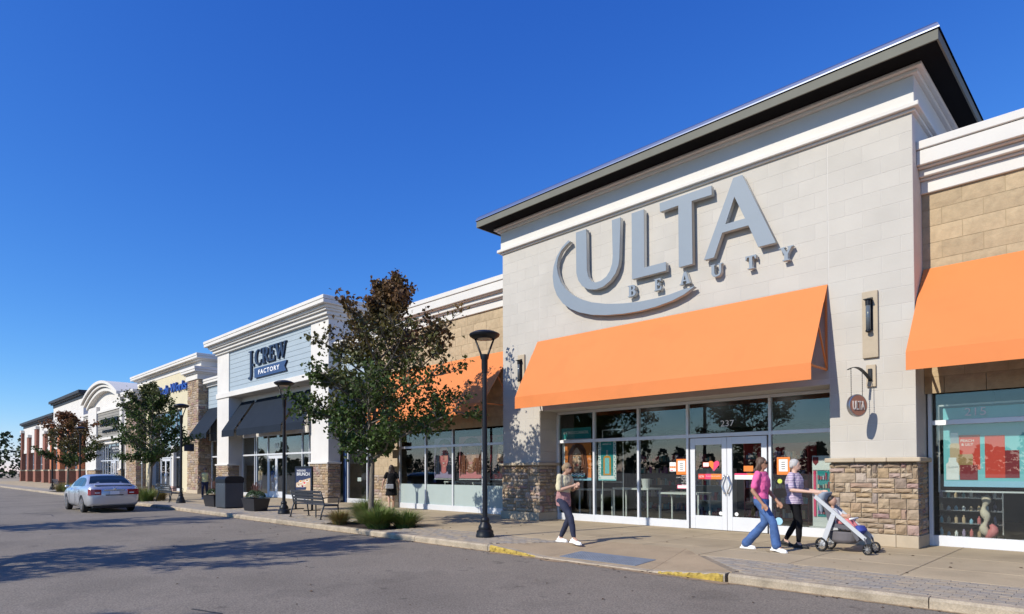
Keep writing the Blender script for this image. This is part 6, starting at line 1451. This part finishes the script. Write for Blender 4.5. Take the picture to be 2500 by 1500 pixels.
M('pink_cotton', (.72, .12, .32), .85, var=.06, vs=12, bump=.3, bs=25); M('jeans', (.055, .12, .30), .85, var=.25, vs=7, bump=.3, bs=30); M('black_cotton', (.010, .010, .012), .9, spec=.15, var=.1, bump=.3, bs=25); M('navy_cotton', (.02, .025, .055), .85, var=.1, bump=.3, bs=25); M('cream_knit', (.60, .54, .36), .9, var=.08, vs=10, bump=.4, bs=30); M('mauve', (.36, .19, .19), .9, var=.1, bump=.3, bs=25); M('lemon', (.66, .62, .30), .85, var=.05, bump=.3, bs=25)
M('hair_brown', (.10, .06, .04), .6, var=.3, vs=30, stretch=(1, 1, .2)); M('hair_dark', (.03, .018, .014), .55, var=.3, vs=30, stretch=(1, 1, .2)); M('hair_grey', (.42, .41, .40), .7, var=.2, vs=30, stretch=(1, 1, .2)); M('hair_blond', (.30, .21, .12), .65, var=.25, vs=30, stretch=(1, 1, .2))
# striped lilac cloth
def stripes(name, c1, c2, sc):
    m = M(name, c1, .85, var=.05); n = m.node_tree.nodes; L = m.node_tree.links; g = n.new('ShaderNodeNewGeometry'); sp_ = n.new('ShaderNodeSeparateXYZ'); L.new(g.outputs['Position'], sp_.inputs[0]); a = n.new('ShaderNodeMath'); a.operation = 'MULTIPLY'; a.inputs[1].default_value = sc; L.new(sp_.outputs[2], a.inputs[0]); f = n.new('ShaderNodeMath'); f.operation = 'FRACT'; L.new(a.outputs[0], f.inputs[0]); c = n.new('ShaderNodeMath'); c.operation = 'GREATER_THAN'; c.inputs[1].default_value = .55; L.new(f.outputs[0], c.inputs[0]); x = n.new('ShaderNodeMix'); x.data_type = 'RGBA'; x.inputs[6].default_value = (*c1, 1); x.inputs[7].default_value = (*c2, 1); L.new(c.outputs[0], x.inputs['Factor']); L.new(x.outputs[2], n['Principled BSDF'].inputs['Base Color']); return m
stripes('lilac_stripe', (.30, .22, .38), (.62, .55, .60), 32)
person('person in pink shirt and flared blue jeans walking right past the doors', (-4.87, 11.5, 0), 0, 'skin_tan', H=1.69,
       feet={-1: (.30, -.10, .03, .24, .52), 1: (-.34, .10, .0, .02, .50)}, elbows={-1: (-.05, -.25, 1.08), 1: (.02, .25, 1.08)}, hands={-1: (.12, -.24, .86), 1: (.20, .22, .88)},
       top=shirt('pink_cotton', .72, .02), legs=trousers('jeans', .035, end=.03), shoe='paint_white', hairf=hair_bob('hair_brown', .17), extra=shades)
def grey_extra(t, k, hc, hands, hz): MB().lathe([(.052, 0), (.055, .05)], (.0, 0, 0), 10)
person('grey-haired person in striped lilac top and black leggings pushing the pushchair', (-4.62, 12.38, 0), 0, 'skin_fair', H=1.66,
       feet={-1: (.10, -.10, .0, .12, .50), 1: (-.22, .10, .02, .0, .50)}, elbows={-1: (.04, -.24, 1.08), 1: (.04, .24, 1.08)}, hands={-1: (.40, -.20, 1.05), 1: (.40, .20, 1.05)},
       top=shirt('lilac_stripe', .8, -.08, 1.28), legs=trousers('black_cotton', 0, .9, 'leggings', .12), shoe='paint_black', hairf=hair_bob('hair_grey', .05))
def phone(t, k, hc, hands, hz): B('phone', 'paint_black', t, .33, .345, -.045, .045, 1.10, 1.24, .004); shades(t, k, hc, hands, hz)
def mauve_top(t, k, hx, sh, el, hd, hz, kn, hc):
    shirt('cream_knit', .9, .12, 1.15)(t, k, hx, sh, el, hd, hz, kn, hc); m = MB(); et(m, [(0, 0, hz-.14, .135*k, .175*k), (0, 0, hz+.02, .13*k, .168*k), (0, 0, hz+.15*k, .115*k, .15*k)]); flesh(m, 'tied_shirt', 'mauve', t, .011, 5, .05)
person('person in cream top and navy trousers looking down at a phone', (-8.20, 9.92, 0), 0, 'skin_tone', H=1.63,
       feet={-1: (.34, -.09, .03, .26, .52), 1: (-.16, .09, .0, .06, .48)}, elbows={-1: (.06, -.22, 1.06), 1: (.06, .22, 1.06)}, hands={-1: (.29, -.06, 1.15), 1: (.29, .07, 1.12)}, head=(.05, .1),
       top=mauve_top, legs=trousers('navy_cotton', 0, 1.0, end=.12), shoe='paint_white', hairf=hair_bob('hair_blond', .06, 1.0, bun=True), extra=phone, lean=.06)
def dress(t, k, hx, sh, el, hd, hz, kn, hc):
    shirt('black_cotton', .6, .0, 1.15, 'dress')(t, k, hx, sh, el, hd, hz, kn, hc); m = MB(); et(m, [(0, 0, hz-.34, .16*k, .205*k), (0, 0, hz-.15, .145*k, .19*k), (0, 0, hz+.06, .118*k, .15*k)]); flesh(m, 'skirt', 'black_cotton', t, .012, 4, .05)
def bag(t, k, hc, hands, hz):
    B('handbag', 'paint_grey', t, -.22, -.10, -.06, .22, .80, .97, .02); MB().tube([(-.1, .2, .95), (-.02, .1, 1.35), (.05, -.13, 1.36)], .008, 6).build('bag_strap', 'paint_grey', t)
person('person with long dark hair in a short black dress walking away by the tan pier', (-19.1, 13.35, 0), radians(150), 'skin_tone', H=1.66,
       feet={-1: (.18, -.09, .0, .14, .50), 1: (-.20, .09, .03, .0, .50)}, elbows={-1: (-.06, -.26, 1.08), 1: (.0, .28, 1.08)}, hands={-1: (.05, -.27, .86), 1: (.06, .32, .88)},
       top=dress, legs=None, shoe='paint_black', hairf=hair_bob('hair_dark', .34, 1.05), extra=bag)
person('person in lemon sleeveless top and navy trousers coming towards the litter bin', (-34.6, 12.3, 0), radians(-28), 'skin_tone', H=1.63,
       feet={-1: (.18, -.09, .0, .16, .50), 1: (-.20, .09, .03, .02, .50)}, elbows={-1: (-.06, -.27, 1.08), 1: (.0, .27, 1.08)}, hands={-1: (.08, -.30, .88), 1: (.06, .36, .92)},
       top=shirt('lemon', 0, .0, 1.12), legs=trousers('navy_cotton'), shoe='paint_white', hairf=hair_bob('hair_brown', .03), extra=shades)

# ------------------------------------------------------------------ pushchair with child
M('pale_frame', (.55, .57, .60), .4, metal=.3, var=.02); M('grey_cloth', (.10, .10, .12), .9, var=.1, bump=.3, bs=30); M('hood_cloth', (.24, .28, .34), .9, var=.1, bump=.3, bs=30)
PC = thing('pushchair', 'grey pushchair with pale frame and folded hood in front of the stone pier', 'pushchair', (0, 0, 0))
for s in (-1, 1):
    y = s*.22
    m = MB(); m.bar((-.42, y, 1.02), (.62, y, .27), .028, .075); m.build('side_rail', 'pale_frame', PC)
    m = MB(); m.bar((-.02, y*1.08, .70), (-.26, y*1.15, .12), .03, .10); m.build('rear_leg', 'pale_frame', PC)
    MB().bar((.60, y, .30), (.66, y, .10), .03).build('front_fork', 'grey_cloth', PC)
    for (x, z, r_) in ((-.28, .13, .13), (.66, .10, .10)):
        for dy in (-.03, .03):
            pts = [(x+r_*.86*cos(2*pi*q/20), y*1.1+dy, z+r_*.86*sin(2*pi*q/20)) for q in range(21)]
            w_ = MB().tube(pts, r_*.14, 8, cap=False).build('wheel', 'rubber', PC, smooth=True)
            sk = MB()
            for q in range(8): a = q*pi/4; sk.bar((x, y*1.1+dy, z), (x+r_*.8*cos(a), y*1.1+dy, z+r_*.8*sin(a)), .008)
            sk.tube([(x, y*1.1+dy-.012, z), (x, y*1.1+dy+.012, z)], .025, 10); sk.build('spokes', 'steel', w_)
MB().tube([(-.42, -.22, 1.02), (-.47, -.2, 1.05), (-.47, .2, 1.05), (-.42, .22, 1.02)], .017, 8).build('handle', 'grey_cloth', PC, smooth=True)
MB().bar((-.28, -.26, .13), (-.28, .26, .13), .02).bar((.66, -.24, .12), (.66, .24, .12), .02).build('axle', 'steel', PC)
m = MB(); m.prism([(-.12, .46), (.34, .42), (.36, .48), (-.02, .53), (-.24, .98), (-.30, .96)], lambda u, v, d: (u, d, v), -.19, .19); m.build('seat', 'grey_cloth', PC)
m = MB(); m.prism([(.30, .42), (.36, .48), (.48, .26), (.43, .22)], lambda u, v, d: (u, d, v), -.18, .18); m.build('footrest', 'grey_cloth', PC)
m = MB(); et(m, [(-.30, 0, .72, .05, .2), (-.33, 0, .9, .10, .22), (-.30, 0, 1.04, .13, .22), (-.24, 0, 1.10, .10, .19)]); flesh(m, 'hood', 'hood_cloth', PC, .014, 4)
m = MB(); et(m, [(.12, 0, .17, .24, .16), (.12, 0, .22, .30, .2), (.14, 0, .38, .34, .21)]); flesh(m, 'basket', M('basket_cloth', (.13, .12, .13), .9, var=.1), PC, .014, 4)
m = MB(); et(m, [(.40, 0, .34, .10, .17), (.46, 0, .42, .12, .18), (.44, 0, .50, .08, .14)]); flesh(m, 'blue_bag', M('cobalt', (.04, .06, .30), .8), PC, .014, 4)
MB().tube([(.30, -.22, .62), (.36, -.1, .63), (.36, .1, .63), (.30, .22, .62)], .018, 8).build('bumper_bar', 'paint_white', PC, smooth=True)
PC.location = (-3.84, 12.32, 0); PC.scale = (.78, .92, .96)
CH = thing('child', 'small child with dark hair in pink and white sitting in the pushchair', 'child', (0, 0, 0))
m = MB(); m.ball((-.12, 0, .93), (.085, .08, .09), 14, 10); rc(m, [(-.12, 0, .84, .035), (-.12, 0, .80, .04)]); et(m, [(-.04, 0, .52, .10, .11), (-.08, 0, .65, .09, .10), (-.12, 0, .79, .06, .09)])
for s in (-1, 1): rc(m, [(-.10, s*.10, .76, .035), (0, s*.14, .68, .03), (.10, s*.10, .66, .022)]); hand(m, (.10, s*.10, .66), (1, -s*.2, 0), (0, 0, 1), .8); rc(m, [(0, s*.06, .55, .055), (.2, s*.08, .56, .045), (.32, s*.08, .46, .035), (.36, s*.08, .44, .03)])
m.ball((-.04, 0, .925), (.015, .014, .014), 8, 6); flesh(m, 'body', 'skin_tone', CH, .009, 4)
m = MB(); et(m, [(-.03, 0, .52, .115, .13), (-.07, 0, .65, .105, .12), (-.12, 0, .795, .075, .105)])
for s in (-1, 1): rc(m, [(-.10, s*.10, .76, .045), (0, s*.14, .68, .042)])
flesh(m, 'shirt', 'paint_white', CH, .011, 4)
m = MB()
for s in (-1, 1): rc(m, [(0, s*.06, .55, .066), (.2, s*.08, .57, .056), (.31, s*.08, .48, .046)])
flesh(m, 'leggings', 'paint_rose', CH, .011, 4)
for s in (-1, 1): m = MB(); rc(m, [(.34, s*.08, .42, .036), (.41, s*.08, .43, .03)]); flesh(m, 'shoe', 'paint_white', CH, .010, 3)
m = MB(); m.ball((-.145, 0, .965), (.085, .086, .075), 12, 8); flesh(m, 'hair', 'hair_dark', CH, .011, 3)
CH.location = (-3.84, 12.32, 0); CH.scale = (.82, .9, .96)
